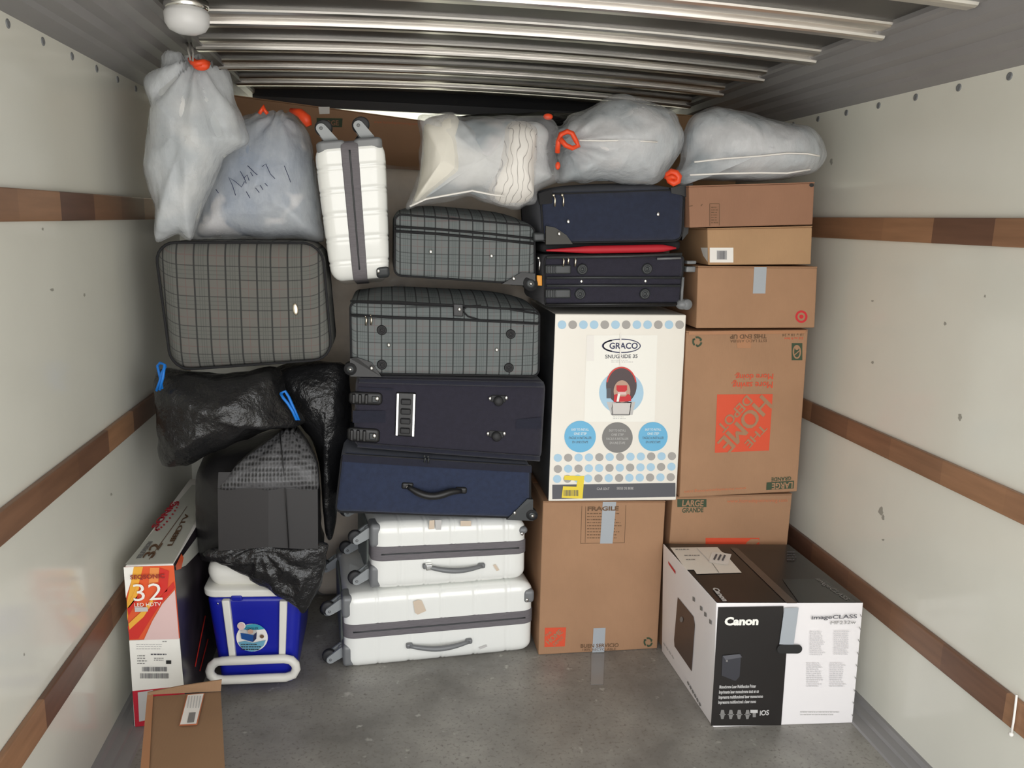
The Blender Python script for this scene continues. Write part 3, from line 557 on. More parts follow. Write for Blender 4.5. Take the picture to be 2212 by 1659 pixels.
# ---- hard white shells
def hard(name, label, c4, D, orient, group, guards=(), handle=None, back=(0, 1, 0), label_wheels=None, frontw=(0, 1), bandw=.054, bandc=None):
    """orient 'lie': long axis along x, wheel end at x=0; 'stand': long axis along z, wheel end at the top."""
    c = Cargo(name, label, 'suitcase', *c4, D, group, back)
    Lg, T = (c.W, c.H) if orient == 'lie' else (c.H, c.W)
    loc = (lambda l, v, t: (l, v, t)) if orient == 'lie' else (lambda l, v, t: (t, v, Lg-l))
    bc = T*.5 if bandc is None else bandc
    grooves = [Lg*k/6.2 for k in (1.05, 2.05, 3.1, 4.2, 5.3)]
    for k, (t0, t1) in enumerate(((0, bc+.026), (bc-.026, T))):
        b = MB()
        def fn(P, u, k=k):
            w = (u.z if k else 1-u.z); q = P.copy()      # w: 1 at the outer face
            g = sum(math.exp(-((P.x-gx)/.0042)**2)+.45*math.exp(-((P.x-gx-.014)/.003)**2) for gx in grooves)
            cxy = Vector((u.x-.5, u.y-.5)); inw = .0020*g
            if P.y < .03: q.y += inw
            elif P.y > D-.03: q.y -= inw
            if w > .6: q.z += (-inw if k else inw)*1.2
            q.z += (1 if k else -1)*.006*max(0, 1-(2*u.x-1)**4)*max(0, 1-(2*u.y-1)**4)*(1 if w > .5 else 0)
            return q
        v = MB(); v.rbox(0, Lg, 0, D, 0, t1-t0, (.045, .03, .035), (130, 8, 8), fn=fn)
        # keep the inner rim square: only the outer edge is rounded
        for i, p in enumerate(v.v):
            h = t1-t0; w = p.z/h if k else 1-p.z/h
            if w < .5:
                f_ = (.5-w)*2; cx_, cy_ = Lg/2, D/2
        v.v = [Vector(loc(p.x, p.y, p.z+t0)) for p in v.v]; c.part(v, 'shell', M_white)
    b = MB(); b.rbox(-.002, Lg+.002, -.004, D+.004, bc-bandw/2, bc+bandw/2, (.045, .03, .004), 24)
    b.v = [Vector(loc(*p)) for p in b.v]; c.part(b, 'zip_band', M_band)
    ep = MB(); ep.rbox(-.010, .002, .07, D-.07, .03, T-.03, (.005, .02, .02), 4); ep.v = [Vector(loc(*p)) for p in ep.v]; c.part(ep, 'end_plate', M_endp)
    z = MB(); z.tube([loc(.03+(Lg-.06)*i/20, -.0045, bc) for i in range(21)], .0025, n=6); c.part(z, 'zip', M_dgplast)
    for v_ in (.055, D-.055):
        for t_ in (.045, T-.045):
            g = MB(); g.rbox(-.006, .034, v_-.05 if v_ < D/2 else v_-.03, v_+.03 if v_ < D/2 else v_+.05, t_-.04, t_+.04, (.012, .016, .016), 4)
            g.v = [Vector(loc(*p)) for p in g.v]; c.part(g, 'corner_guard', M_gplast)
            sg = -1; e = Vector((-.046, v_, t_-.022)); st = Vector((-.004, v_, t_+.004))
            h = MB(); h.lathe(Vector(loc(-.004, v_, t_)), Vector(loc(-1, 0, 0))-Vector(loc(0, 0, 0)), [(.022, 0), (.020, .008), (.015, .014)], 16)
            dx, dt = e.x-st.x, e.z-st.z; an = math.atan2(dt, dx); out = []
            for q in range(9): g_ = an+math.pi/2+math.pi*q/8; out.append((st.x+.017*math.cos(g_), st.z+.017*math.sin(g_)))
            for q in range(9): g_ = an-math.pi/2+math.pi*q/8; out.append((e.x+.0135*math.cos(g_), e.z+.0135*math.sin(g_)))
            for (va, vb) in ((v_-.021, v_-.012), (v_+.012, v_+.021)):
                n_ = len(out); h.add([loc(x_, va, t2) for x_, t2 in out]+[loc(x_, vb, t2) for x_, t2 in out], [tuple(range(n_)), tuple(range(2*n_-1, n_-1, -1))]+[(i, i+n_, (i+1) % n_+n_, (i+1) % n_) for i in range(n_)])
            cs = c.part(h, 'caster', M_lgplast)
            wv = MB(); wv.lathe(Vector(loc(e.x-.004, v_-.010, e.z+.006)), (0, 1, 0), [(.019, 0), (.0225, .002), (.024, .006), (.024, .014), (.0225, .018), (.019, .020)], 20)
            wv.map(c.m); part(wv, 'wheel', M_rubber, cs)
            hb = MB(); hb.lathe(Vector(loc(e.x, v_-.021, e.z)), (0, -1, 0), [(.005, 0), (.004, .002)], 12); hb.map(c.m); part(hb, 'axle_cap', M_gplast, cs)
    return c
M_endp = mat('grey_green_plastic', S(118, 124, 120), .5)
WCASE = 'white hard-shell suitcases'
c = hard('hard_suitcase', 'big white hard-shell suitcase lying flat on the truck floor, bottom of the stack', ((-.511, 2.59, .002), (.150, 2.645, .002), (.148, 2.645, .268), (-.512, 2.59, .272)), .46, 'lie', WCASE, bandc=.138, back=(-.10, 1, 0))
def hhandle(c, p0, p1, m=None, sag=.010, r=.0085, clip=None):
    a = c.loc(*p0); e = c.loc(*p1); b = MB(); n = 14; pts = []
    for i in range(n+1):
        u = i/n; pts.append((a[0]+(e[0]-a[0])*u, -.012-.014*math.sin(math.pi*u), a[1]+(e[1]-a[1])*u-sag*math.sin(math.pi*u)))
    b.tube(pts, [r*(.8+.35*math.sin(math.pi*i/n)) for i in range(n+1)], n=10)
    for q in (a, e): b.rbox(q[0]-.012, q[0]+.012, -.016, .002, q[1]-.009, q[1]+.009, .006, 3)
    o = c.part(b, 'carry_handle', m)
    if clip: t = MB(); t.rbox(a[0]-.004, a[0]+.020, -.022, -.002, a[1]-.011, a[1]+.010, .004, 3); c.part(t, 'handle_clip', M_chrome)
hhandle(c, (884, 1392), (1012, 1382), M_gplast)
p = c.front(.006); p.poly([(892, 1298), (903, 1294), (911, 1296), (920, 1318), (902, 1326), (896, 1322)], M_sticker, 1); p.poly([(1034, 1397), (1050, 1391), (1052, 1395), (1036, 1401)], M_lgrey, 1); p.done('sticker_residue', c.root)
def rguard(c, px, py, w, h):
    x, z = c.loc(px, py); b = MB(); b.rbox(x-w, c.W+.003, -.004, .05, z-h/2, z+h/2, (.012, .012, .015), 4); c.part(b, 'corner_guard', M_gplast); stud(c, px-3, py+6, y=-.006)
rguard(c, 1141, 1287, .016, .050)
c = hard('hard_suitcase', 'smaller white hard-shell suitcase lying on the biggest one, silver-clipped grey handle', ((-.418, 2.60, .283), (.122, 2.655, .276), (.118, 2.655, .500), (-.415, 2.60, .522)), .38, 'lie', WCASE, bandc=.128, back=(-.16, 1, 0))
hhandle(c, (920, 1220), (1040, 1218), M_gplast, clip=True)
p = c.front(.006); p.poly([(927, 1123), (938, 1122), (938, 1141), (926, 1142)], M_sticker, 1); p.poly([(939, 1122), (953, 1122), (952, 1143), (941, 1143)], M_lgrey, 1); p.poly([(1064, 1219), (1070, 1218), (1078, 1230), (1072, 1232)], M_sticker, 1); p.rect(994, 1124, 1017, 1135, M_sticker, 1); p.done('sticker_residue', c.root)
rguard(c, 1133, 1139, .014, .026)
c = hard('hard_suitcase', 'small white hard-shell suitcase standing on end with wheels up, between clear bag and plaid case', (aty(716, 608, 2.60), aty(840, 598, 2.60), aty(829, 296, 2.50), aty(677, 308, 2.50)), .34, 'stand', WCASE, bandw=.052, back=(0, 1, -.12))
x, z = c.loc(827, 590); b = MB(); b.rbox(x-.022, c.W+.003, -.006, .04, z-.014, z+.02, (.012, .01, .01), 4); c.part(b, 'corner_guard', M_dgplast); stud(c, 817, 587, y=-.008)

# ---- blue case with the handle
c = soft('soft_suitcase', 'blue fabric suitcase with black carry handle lying on the white hard cases', F4((722, 1108), (1148, 1122), (1148, 1005), (737, 979), 2.585, 2.60), .43, M_blue, 'soft-sided suitcases', seed=1, r=(.018, .02, .018))
band(c, c.H*.87, c.H*.87, c.H*.99, c.H*.99, 'zip_band', M_navyd, x0=.006)
a = c.loc(884, 1047); e = c.loc(1002, 1056); b = MB(); n = 12
b.tube([(a[0]+(e[0]-a[0])*i/n, -.014-.020*math.sin(math.pi*i/n), a[1]+(e[1]-a[1])*i/n-.020*math.sin(math.pi*min(1, i/n*1.25)) if i/n < .8 else a[1]+(e[1]-a[1])*i/n) for i in range(n+1)], [.008, .009, .012, .0125, .0125, .0125, .0125, .0125, .0125, .012, .012, .010, .008], n=10)
for q in (a, e): b.rbox(q[0]-.02, q[0]+.02, -.012, .004, q[1]-.012, q[1]+.012, .008, 3)
c.part(b, 'carry_handle', M_black); stud(c, 884, 1049, y=-.014); stud(c, 1000, 1056, y=-.014)
q = c.loc(1094, 1118); b = MB(); zt = c.loc(1140, 1074)[1]; x1 = c.W+.004
b.add([(q[0], -.008, -.001), (x1, -.010, -.002), (x1, -.010, zt), (x1-.02, -.009, zt), (q[0], .05, -.001), (x1, .05, -.002), (x1, .05, zt), (x1-.02, .05, zt)], [(0, 1, 2, 3), (4, 7, 6, 5), (0, 4, 5, 1), (1, 5, 6, 2), (2, 6, 7, 3), (3, 7, 4, 0)]); c.part(b, 'corner_guard', M_dgplast)
corner_wheel(c, 1150, 1110, .020, 1128, 1088); stud(c, 1113, 1105, y=-.012); pull(c, 925, 988, .02, M_dgplast); pull(c, 933, 989, .02, M_dgplast)
# ---- navy case, wheels to the camera
c = soft('soft_suitcase', 'dark navy fabric suitcase lying wheels-out, with black skid plate and casters', F4((764, 966), (1172, 998), (1181, 822), (768, 814), 2.60), .43, M_navy, 'soft-sided suitcases', seed=2, r=(.025, .02, .03), piping=None)
for zf in (.045, .955):
    t = MB(); t.tube([(.012+(c.W-.024)*i/16, -.006-.003*math.sin(math.pi*i/16), c.H*zf) for i in range(17)], .009, n=8); c.part(t, 'piping', M_navyd)
def caster2(px0, py0, px1, py1):
    x0, z1 = c.loc(px0, py0); x1, z0 = c.loc(px1, py1); zc = (z0+z1)/2; b = MB(); b.rbox(x0, x1, -.012, .004, z0, z1, (.016, .008, .014), 4)
    for k in range(3): xx = x0+.010+k*.020; b.rbox(xx, xx+.011, -.022, -.006, z0+.006, z1-.006, .004, 3)
    o = c.part(b, 'caster', M_black); g = MB(); g.rbox(x1-.034, x1-.012, -.018, -.010, zc-.012, zc+.012, .004, 3); g.map(c.m); part(g, 'caster_cap', M_dgplast, o); stud(c, px1-11, (py0+py1)/2, y=-.020, r=.007)
caster2(754, 844, 826, 878); caster2(750, 921, 820, 957)
x0, z1 = c.loc(856, 851); x1, z0 = c.loc(896, 945); b = MB(); b.rbox(x0, x1, -.012, .002, z0, z1, .006, 4); o = c.part(b, 'skid_plate', M_black)
for xx in (x0+.003, x1-.009): g = MB(); g.box(xx, xx+.006, -.0145, -.012, z0+.004, z1-.004); g.map(c.m); part(g, 'metal_strip', M_chrome, o)
for k in range(4): g = MB(); g.rbox(x0+.016, x1-.016, -.022, -.010, z0+.012+k*(z1-z0-.02)/4, z0+.024+k*(z1-z0-.02)/4+.008, .005, 3); g.map(c.m); part(g, 'skid_rib', M_rubber, o)
for px, py in ((1077, 878), (1072, 944)):
    x, z = c.loc(px, py); b = MB(); b.rbox(x-.026, x+.026, -.008, .002, z-.012, z+.012, .005, 3); b.lathe((x, -.006, z-.006), (0, -1, 0), [(.016, 0), (.016, .01), (.012, .016), (.003, .017)], 18); c.part(b, 'foot', M_rubber)
    stud(c, px-18, py-2, y=-.010); stud(c, px+17, py-1, y=-.010)
p = c.front(.0075)
for q in ([(775, 835), (850, 838), (848, 842), (775, 839)], [(1115, 905), (1168, 900), (1168, 925), (1113, 925)], [(762, 886), (832, 886), (832, 912), (762, 912)]): p.poly(q, M_navyd, 1)
p.done('fabric_patch', c.root)
# ---- big plaid case in the middle stack
PL = 'grey plaid suitcases'
c = soft('plaid_suitcase', 'grey plaid suitcase with four round feet lying on the navy case in the middle stack', F4((757, 809), (1166, 815), (1168, 668), (754, 650), 2.60), .42, M_plaid2, PL, seed=3, r=(.022, .02, .022), top=.035)
def hline(c, pts, r, name, m=M_blackf, y=-.007):
    b = MB(); b.tube([(*((lambda q: (q[0], y, q[1]))(c.loc(*p))),) for p in pts], r, n=6); c.part(b, name, m)
hline(c, [(757, 680), (850, 684), (960, 686), (1080, 690), (1166, 694)], .0045, 'zip_line'); hline(c, [(757, 650), (860, 651), (975, 655), (1015, 657), (1100, 662), (1166, 672)], .0035, 'zip_line')
hline(c, [(1000, 665), (1012, 657), (1040, 655)], .003, 'zip_line'); hline(c, [(1000, 668), (1012, 680), (1040, 688)], .003, 'zip_line')
x0, z1 = c.loc(980, 652); x1, z0 = c.loc(1001, 680); b = MB(); b.rbox(x0, x1, -.012, -.002, z0, z1, .003, 3); c.part(b, 'strap_loop', M_black); stud(c, 993, 664, y=-.013)
x0, z1 = c.loc(1116, 691); x1, z0 = c.loc(1165, 697); b = MB(); b.box(x0, x1, -.010, -.002, z0, z1); c.part(b, 'fabric_patch', M_black)
for q in ((825, 712), (1104, 718), (825, 787), (1099, 793)): foot(c, *q)
for q in ((840, 744), (1073, 753), (803, 793)): stud(c, *q, y=-.010 if q[0] != 803 else -.022)
pull(c, 790, 692); pull(c, 801, 691)
corner_wheel(c, 757, 796, .020, 815, 812, w=.03)
x0, z0 = c.loc(757, 812); x1, z1 = c.loc(810, 774); b = MB(); b.add([(x0, -.010, z0), (x1+.02, -.008, z0), (x1-.01, -.010, z1-.012), (x0+.02, -.012, z1+.004), (x0, -.010, z1), (x0, .04, z0), (x1+.02, .04, z0), (x1-.01, .04, z1-.012), (x0+.02, .04, z1+.004), (x0, .04, z1)], [(0, 1, 2, 3, 4), (9, 8, 7, 6, 5)]+[(i, i+5, (i+1) % 5+5, (i+1) % 5) for i in range(5)]); c.part(b, 'corner_guard', M_black)
# ---- small plaid case above it
c = soft('plaid_suitcase', 'smaller grey plaid suitcase under the pillow bag, wheel at its lower right corner', F4((850, 597), (1158, 617), (1157, 486), (851, 460), 2.62), .38, M_plaid2, PL, seed=4, r=(.022, .02, .022), top=.035)
hline(c, [(851, 489), (950, 495), (1060, 504), (1156, 514)], .004, 'zip_line'); hline(c, [(851, 499), (950, 505), (1060, 515), (1156, 525)], .0045, 'zip_line')
for q in ((931, 543), (1063, 552)): stud(c, *q, y=-.010)
corner_wheel(c, 1145, 612, .024, 1100, 616, w=.034)
x0, z0 = c.loc(1084, 613); x1, z1 = c.loc(1156, 590); b = MB(); b.add([(x0, -.008, z0), (x1, -.010, z0), (x1, -.012, z1), (x0+.06, -.012, z1), (x0, .03, z0), (x1, .03, z0), (x1, .03, z1), (x0+.06, .03, z1)], [(0, 1, 2, 3), (7, 6, 5, 4)]+[(i, i+4, (i+1) % 4+4, (i+1) % 4) for i in range(4)]); c.part(b, 'corner_guard', M_black); stud(c, 1109, 601, y=-.014)
x, z = c.loc(1165, 605); b = MB(); b.rbox(x-.008, x+.010, -.004, .004, z-.018, z+.016, .003, 3); c.part(b, 'luggage_tag', M_orange_tag, label='small orange tag'); pull(c, 1165, 570, .04, M_chrome)
# ---- left plaid case (big face towards the camera)
c = soft('plaid_suitcase', 'grey plaid suitcase, big face forward with oval silver badge, by the left wall', F4((368, 803), (720, 778), (697, 523), (330, 521), 2.60), .22, M_plaid, PL, seed=5, r=(.060, .03, .060), bulge=.012, pr=.004)
x, z = c.loc(638, 660); b = MB(); b.ball((x, -.012, z), .012, 14, sc=(.75, .35, 1.6)); c.part(b, 'oval_badge', M_brass)
# ---- blue case, top of the centre right column
c = soft('soft_suitcase', 'navy blue suitcase with a red gusset, above the darker one', (aty(1173, 527, 2.60), aty(1476, 522, 2.60), aty(1482, 408, 2.60), aty(1166, 418, 2.60)), .40, M_blue2, 'soft-sided suitcases', seed=6, r=(.03, .02, .022), top=.03, bulge=.010)
for q in ((1225, 479), (1415, 466)): stud(c, *q, y=-.013)
pr_ = c.front(.0125)
def wedge(c, pts, y, name, m, t=.02):
    n = len(pts); L_ = [c.loc(*p) for p in pts]; b = MB(); b.add([(x, y, z) for x, z in L_]+[(x, y+t, z) for x, z in L_], [tuple(range(n)), tuple(range(2*n-1, n-1, -1))]+[(i, i+n, (i+1) % n+n, (i+1) % n) for i in range(n)]); c.part(b, name, m)
wedge(c, [(1178, 528), (1236, 527), (1222, 508), (1198, 492), (1178, 488)], -.010, 'corner_guard', mat('olive_black_plastic', S(54, 52, 46), .5)); stud(c, 1206, 505, y=-.013)
wedge(c, [(1440, 413), (1486, 405), (1485, 436), (1462, 428), (1442, 424)], -.004, 'corner_guard', M_black); wedge(c, [(1163, 418), (1192, 410), (1192, 440), (1166, 442)], -.004, 'corner_guard', M_blackf)
pull(c, 1195, 435, .036); pull(c, 1213, 435, .036)
b = MB(); b.rbox(-.002, c.W+.006, .03, .37, -.030, .004, (.02, .02, .012), 6); c.part(b, 'gusset_band', M_blackf)
x0 = c.loc(1180, 530)[0]; x1 = c.loc(1462, 530)[0]; b = MB(); n = 20; pts = []; rad = []
for i in range(n+1): u = i/n; pts.append((x0+(x1-x0)*u, .004, c.loc(1180+282*u, 541-6*u)[1])); rad.append(.003+.010*min(1, u*3, (1-u)*9))
b.tube(pts, rad, n=10); c.part(b, 'red_gusset', M_red, label='red gusset')
x0, z0 = c.loc(1153, 522); x1, z1 = c.loc(1178, 502); b = MB(); b.rbox(x0, x1, .0, .04, z0, z1, .008, 3); c.part(b, 'wheel_housing', M_dgplast)
wedge(c, [(1477, 452), (1490, 470), (1490, 505), (1478, 520)], .02, 'side_pocket', M_black, .1)
# ---- dark navy case on the car seat box
c = soft('soft_suitcase', 'dark navy suitcase with grey rails, on top of the white car seat box', (aty(1176, 664, 2.60), aty(1472, 662, 2.60), aty(1480, 550, 2.60), aty(1175, 552, 2.60)), .40, M_navy, 'soft-sided suitcases', seed=7, r=(.016, .02, .016), bulge=.002)
for py in (600, 617): hline(c, [(1180, py), (1300, py), (1466, py+1)], .0045, 'grey_rail', M_dgplast)
hline(c, [(1180, 556), (1350, 555), (1466, 551)], .005, 'grey_rail', M_dgplast); hline(c, [(1414, 561), (1464, 560)], .004, 'grey_rail', M_gplast); hline(c, [(1178, 658), (1460, 656)], .005, 'grey_rail', M_black)
for q in ((1256, 582), (1394, 582), (1252, 635), (1391, 635)): foot(c, *q, r=.018, ring=True)
for q in ((1255, 608), (1392, 608)): stud(c, *q)
for (a0, b0, a1, b1) in ((1177, 572, 1232, 592), (1177, 624, 1232, 644)):
    x0, z1 = c.loc(a0, b0); x1, z0 = c.loc(a1, b1); b = MB(); b.rbox(x0, x1, -.010, .004, z0, z1, .006, 3)
    for k in range(4): xx = x0+.006+k*.008; b.rbox(xx, xx+.004, -.015, -.006, z0+.004, z1-.004, .002, 2)
    c.part(b, 'corner_guard', M_dgplast)
pull(c, 1214, 566, .03); pull(c, 1224, 563, .022, M_brass); pull(c, 1239, 566, .03)
x, z = c.loc(1474, 660); b = MB(); b.ball((x, .0, z+.004), .022, 12, sc=(1.1, .8, .8)); b.lathe((x+.012, -.016, z+.004), (0, 1, 0), [(.016, 0), (.018, .004), (.018, .03)], 18); c.part(b, 'wheel', M_gplast)
hline(c, [(1471, 600), (1470, 630), (1470, 655)], .005, 'grey_rail', M_gplast)
for (a0, b0, a1, b1) in ((1480, 566, 1500, 573), (1479, 578, 1499, 590)):
    x0, z1 = c.loc(a0, b0); x1, z0 = c.loc(a1, b1); b = MB(); b.rbox(x0, x1, .0, .03, z0, z1, .004, 3); c.part(b, 'strap_loop', M_gplast)

# ================================================================== BAGS
def closed_spline(pts, n=6):
    P = [Vector(p) for p in pts]; N = len(P); out = []
    for i in range(N):
        p0, p1, p2, p3 = P[i-1], P[i], P[(i+1) % N], P[(i+2) % N]
        for k in range(n):
            t = k/n; out.append(.5*((2*p1)+(p2-p0)*t+(2*p0-5*p1+4*p2-p3)*t*t+(3*p1-p0-3*p2+p3)*t**3))
    return out
def sack(pix, y0, df, db, cen=None, pf=.55, rings=26, amp=.010, sc=9, seed=0, pleat=None, scale=1.0, ridge=.5, n=5):
    """closed bag surface; pix = silhouette corners in the photo, standing at depth y0, df/db = thickness towards/away from the door"""
    rim = [aty(x, y, y0) for x, y in closed_spline([(a, b_, 0) for a, b_ in pix], n) for _ in (0,)] if False else [aty(q.x, q.y, y0) for q in closed_spline([(a, b_, 0) for a, b_ in pix], n)]
    C = aty(*cen, y0) if cen else sum(rim, Vector())/len(rim); N = len(rim); vs = []; fs = []
    rim = [C+(p-C)*scale for p in rim]; df *= scale; db *= scale
    def h(t): return (1-(1-t)**2)**pf
    rows = []
    for side, dd in ((-1, df), (1, db)):
        for i in range(rings):
            if side == 1 and i == 0: continue
            t = i/rings; s_ = 1-t; rows.append((side, i, s_, side*dd*h(t)))
    order = [r_ for r_ in rows if r_[0] == -1][::-1]+[r_ for r_ in rows if r_[0] == 1]
    K = aty(*pleat[0], y0-df*.3) if pleat else None
    def disp(p):
        q = Vector((p.x*sc+seed*9.7, p.y*sc, p.z*sc*.8)); a = noise.noise(q); b2 = noise.noise(q*2.3+Vector((5, 1, 2))); c2 = 1-abs(noise.noise(q*1.3+Vector((1, 9, 4))))*2
        d = a*.6+b2*.35+c2*ridge*.6+.25*(1-abs(noise.noise(q*3.1+Vector((7, 7, 1))))*2)
        if K is not None:
            v = p-K; an = math.atan2(v.z, v.x); r_ = math.hypot(v.x, v.z); d += pleat[1]*math.sin(an*pleat[2]+2*noise.noise(Vector((an*3, seed, 0))))*math.exp(-r_/pleat[3])
        return d*amp
    for side, i, s_, dy in order:
        for k in range(N):
            p = C+(rim[k]-C)*s_; p = Vector((p.x, y0+dy, p.z)); d = disp(p); e = (rim[k]-C).normalized()
            f_ = 1-s_ if s_ > 0 else 1; nrm = Vector((e.x*s_**2, side*math.sqrt(max(0, 1-s_**4)), e.z*s_**2)); vs.append(p+nrm*d)
    ns = len(order)
    for j in range(ns-1):
        for k in range(N): fs.append((j*N+k, j*N+(k+1) % N, (j+1)*N+(k+1) % N, (j+1)*N+k))
    a = len(vs); vs.append(Vector((C.x, y0-df+disp(C)*-1, C.z))); vs.append(Vector((C.x, y0+db, C.z)))
    for k in range(N): fs.append((k, a, (k+1) % N)); fs.append(((ns-1)*N+k, (ns-1)*N+(k+1) % N, a+1))
    b = MB(); b.add(vs, fs, 0, True); return b, Vector((C.x, y0, min(v.z for v in vs)))
def bag(label, pix, y0, df, db, inner, mf=None, group='clear plastic bags along the top', tie=(), seed=0, pleat=None, cen=None, amp=.012, inscale=.925, extra=None, sc=8):
    o_, base = sack(pix, y0, df, db, cen, seed=seed, pleat=pleat, amp=amp, sc=sc); r_ = root('plastic_bag', base, label, 'bag', group)
    part(o_, 'plastic_film', mf or M_film, r_)
    if inner: i_, _ = sack(pix, y0, df, db, cen, seed=seed+3, amp=.010, scale=inscale, sc=7, rings=18); part(i_, 'bag_contents', inner, r_)
    return r_
def ribbon(pts, r, w=1.0): # flat drawstring loop from pixel points with depth
    b = MB(); b.tube([aty(x, y, d) for x, y, d in pts], r, n=6); return b
r_ = bag('tall clear plastic bag of pale clothes hanging in the upper left corner', [(360, 124), (383, 111), (412, 127), (445, 130), (472, 152), (498, 182), (510, 219), (520, 270), (529, 306), (508, 326), (483, 346), (464, 380), (446, 422), (432, 458), (419, 502), (409, 517), (385, 508), (360, 516), (336, 516), (334, 456), (322, 405), (314, 358), (326, 304), (326, 236), (317, 184), (332, 160), (341, 148)], 2.56, .10, .09, M_cloth1, seed=1, pleat=((425, 135), 1.1, 11, .35), cen=(415, 300), amp=.013)
b = ribbon([(412, 128, 2.47), (418, 133, 2.455), (424, 138, 2.45), (432, 136, 2.45), (438, 134, 2.455), (450, 138, 2.47)], .009); b.ball(aty(434, 141, 2.46), .018, 8, sc=(1.3, .7, .8)); b.ball(aty(425, 136, 2.46), .013, 8, sc=(1.5, .7, .7)); part(b, 'drawstring', M_tie, r_, label='orange drawstring')
cord = MB(); P0 = atz(404, 92, 2.047); cord.tube([P0, aty(407, 110, 2.42), aty(411, 130, 2.43)], .003, n=6); cord.tube([P0+Vector((.012, 0, 0)), aty(417, 112, 2.42), aty(416, 132, 2.43)], .003, n=6)
o = cord.build('cord', mat('grey_cord', S(150, 146, 140), .7), None, base=P0); o['label'] = 'thin grey cord from the roof rail holding up the tall clear bag'; o['category'] = 'cord'
r_ = bag('clear plastic bag of bluish clothes with pen scribble, beside the standing white suitcase', [(523, 250), (545, 246), (562, 242), (593, 240), (619, 243), (640, 252), (655, 271), (669, 297), (678, 330), (686, 400), (692, 470), (696, 518), (640, 517), (560, 517), (480, 517), (418, 518), (420, 470), (435, 400), (470, 330), (500, 275)], 2.77, .11, .12, M_cloth2, seed=2, pleat=((600, 246), .8, 9, .12), cen=(570, 400), amp=.010)
b = ribbon([(560, 246, 2.70), (566, 236, 2.70), (569, 229, 2.70), (571, 238, 2.70), (578, 246, 2.70)], .006); b.tube([aty(628, 238, 2.72), aty(648, 244, 2.70), aty(662, 258, 2.69), aty(668, 272, 2.69)], [.007, .014, .017, .010], n=8); part(b, 'drawstring', M_tie, r_, label='orange drawstring')
sc_ = MB()
for st in ([(509, 422), (502, 400), (494, 383), (508, 392), (522, 404), (528, 392)], [(519, 370), (528, 386), (532, 396)], [(526, 385), (534, 378), (538, 390)], [(535, 358), (549, 372), (556, 378)], [(541, 372), (546, 380)], [(566, 360), (574, 354), (584, 376), (594, 386)], [(614, 358), (622, 378), (628, 394)], [(552, 406), (560, 416)], [(562, 400), (568, 410)], [(572, 396), (578, 402)], [(532, 414), (540, 428)], [(466, 409), (472, 417)]):
    sc_.tube([aty(x, y, 2.645) for x, y in st], .0011, n=5)
part(sc_, 'pen_writing', M_navyi, r_)
# pillow bag
pb = [(910, 256), (930, 250), (950, 246), (977, 245), (1002, 256), (1039, 255), (1104, 254), (1153, 253), (1180, 255), (1200, 272), (1203, 290), (1198, 320), (1202, 352), (1207, 386), (1184, 401), (1161, 414), (1155, 436), (1132, 442), (1114, 451), (1088, 446), (1055, 437), (1016, 424), (974, 433), (909, 442), (882, 450), (888, 425), (897, 401), (906, 368), (907, 328), (911, 290)]
r_ = bag('clear plastic bag of cream pillow and wavy white bedding, on the smaller plaid suitcase', pb, 2.63, .13, .14, M_cloth1, M_filmc, seed=3, cen=(1040, 345), amp=.014, inscale=.88)
i_, _ = sack([(916, 262), (950, 250), (985, 250), (1000, 290), (1004, 340), (1008, 382), (990, 398), (950, 415), (920, 432), (890, 444), (902, 405), (910, 360), (913, 300)], 2.62, .115, .10, (950, 350), seed=7, amp=.006, rings=18); part(i_, 'pillow', M_pillow, r_, label='cream pillow')
i_, _ = sack([(1000, 262), (1060, 260), (1110, 262), (1100, 300), (1080, 350), (1060, 400), (1050, 428), (1014, 415), (985, 400), (990, 340), (995, 290)], 2.64, .12, .10, (1040, 340), seed=8, amp=.010, rings=18); part(i_, 'bag_contents', M_cloth3, r_)
i_, _ = sack([(1096, 266), (1154, 274), (1156, 330), (1152, 400), (1148, 430), (1110, 444), (1066, 434), (1046, 405), (1058, 350), (1074, 300)], 2.60, .115, .10, (1110, 350), seed=9, amp=.007, rings=18); part(i_, 'bedding', M_wavy, r_, label='white bedding with thin wavy lines')
b = MB(); b.ball(aty(1184, 252, 2.60), .012, 8, sc=(1.3, .6, .8)); part(b, 'drawstring', M_tie, r_, label='orange drawstring')
b = MB(); b.tube([aty(x, y, 2.515) for x, y in ((885, 446), (920, 430), (975, 420), (1020, 412), (1060, 420), (1090, 424))], .003, n=6); part(b, 'bag_seam', M_paper, r_)
r_ = bag('rounded clear plastic bag of grey clothes on the navy blue suitcase, orange loop at left', [(1206, 275), (1242, 250), (1290, 224), (1335, 211), (1375, 214), (1416, 227), (1448, 243), (1461, 264), (1469, 291), (1470, 316), (1461, 340), (1444, 364), (1426, 383), (1404, 396), (1369, 393), (1321, 392), (1258, 392), (1211, 392), (1205, 357), (1209, 322), (1201, 300)], 2.66, .16, .15, M_cloth3, seed=4, pleat=((1215, 310), .9, 12, .3), cen=(1330, 315), amp=.012)
b = ribbon([(1204, 330, 2.53), (1206, 306, 2.52), (1212, 290, 2.52), (1226, 284, 2.51), (1236, 288, 2.51), (1244, 304, 2.51), (1249, 315, 2.52), (1236, 320, 2.51), (1222, 314, 2.51), (1210, 300, 2.51)], .008); b.ball(aty(1205, 358, 2.53), .010, 8, sc=(.8, .6, 1.2)); part(b, 'drawstring', M_tie, r_, label='orange drawstring loop')
b = MB(); b.tube([aty(x, y, 2.50) for x, y in ((1252, 303), (1300, 304), (1360, 303), (1420, 307))], .0025, n=6); part(b, 'bag_seam', M_paper, r_)
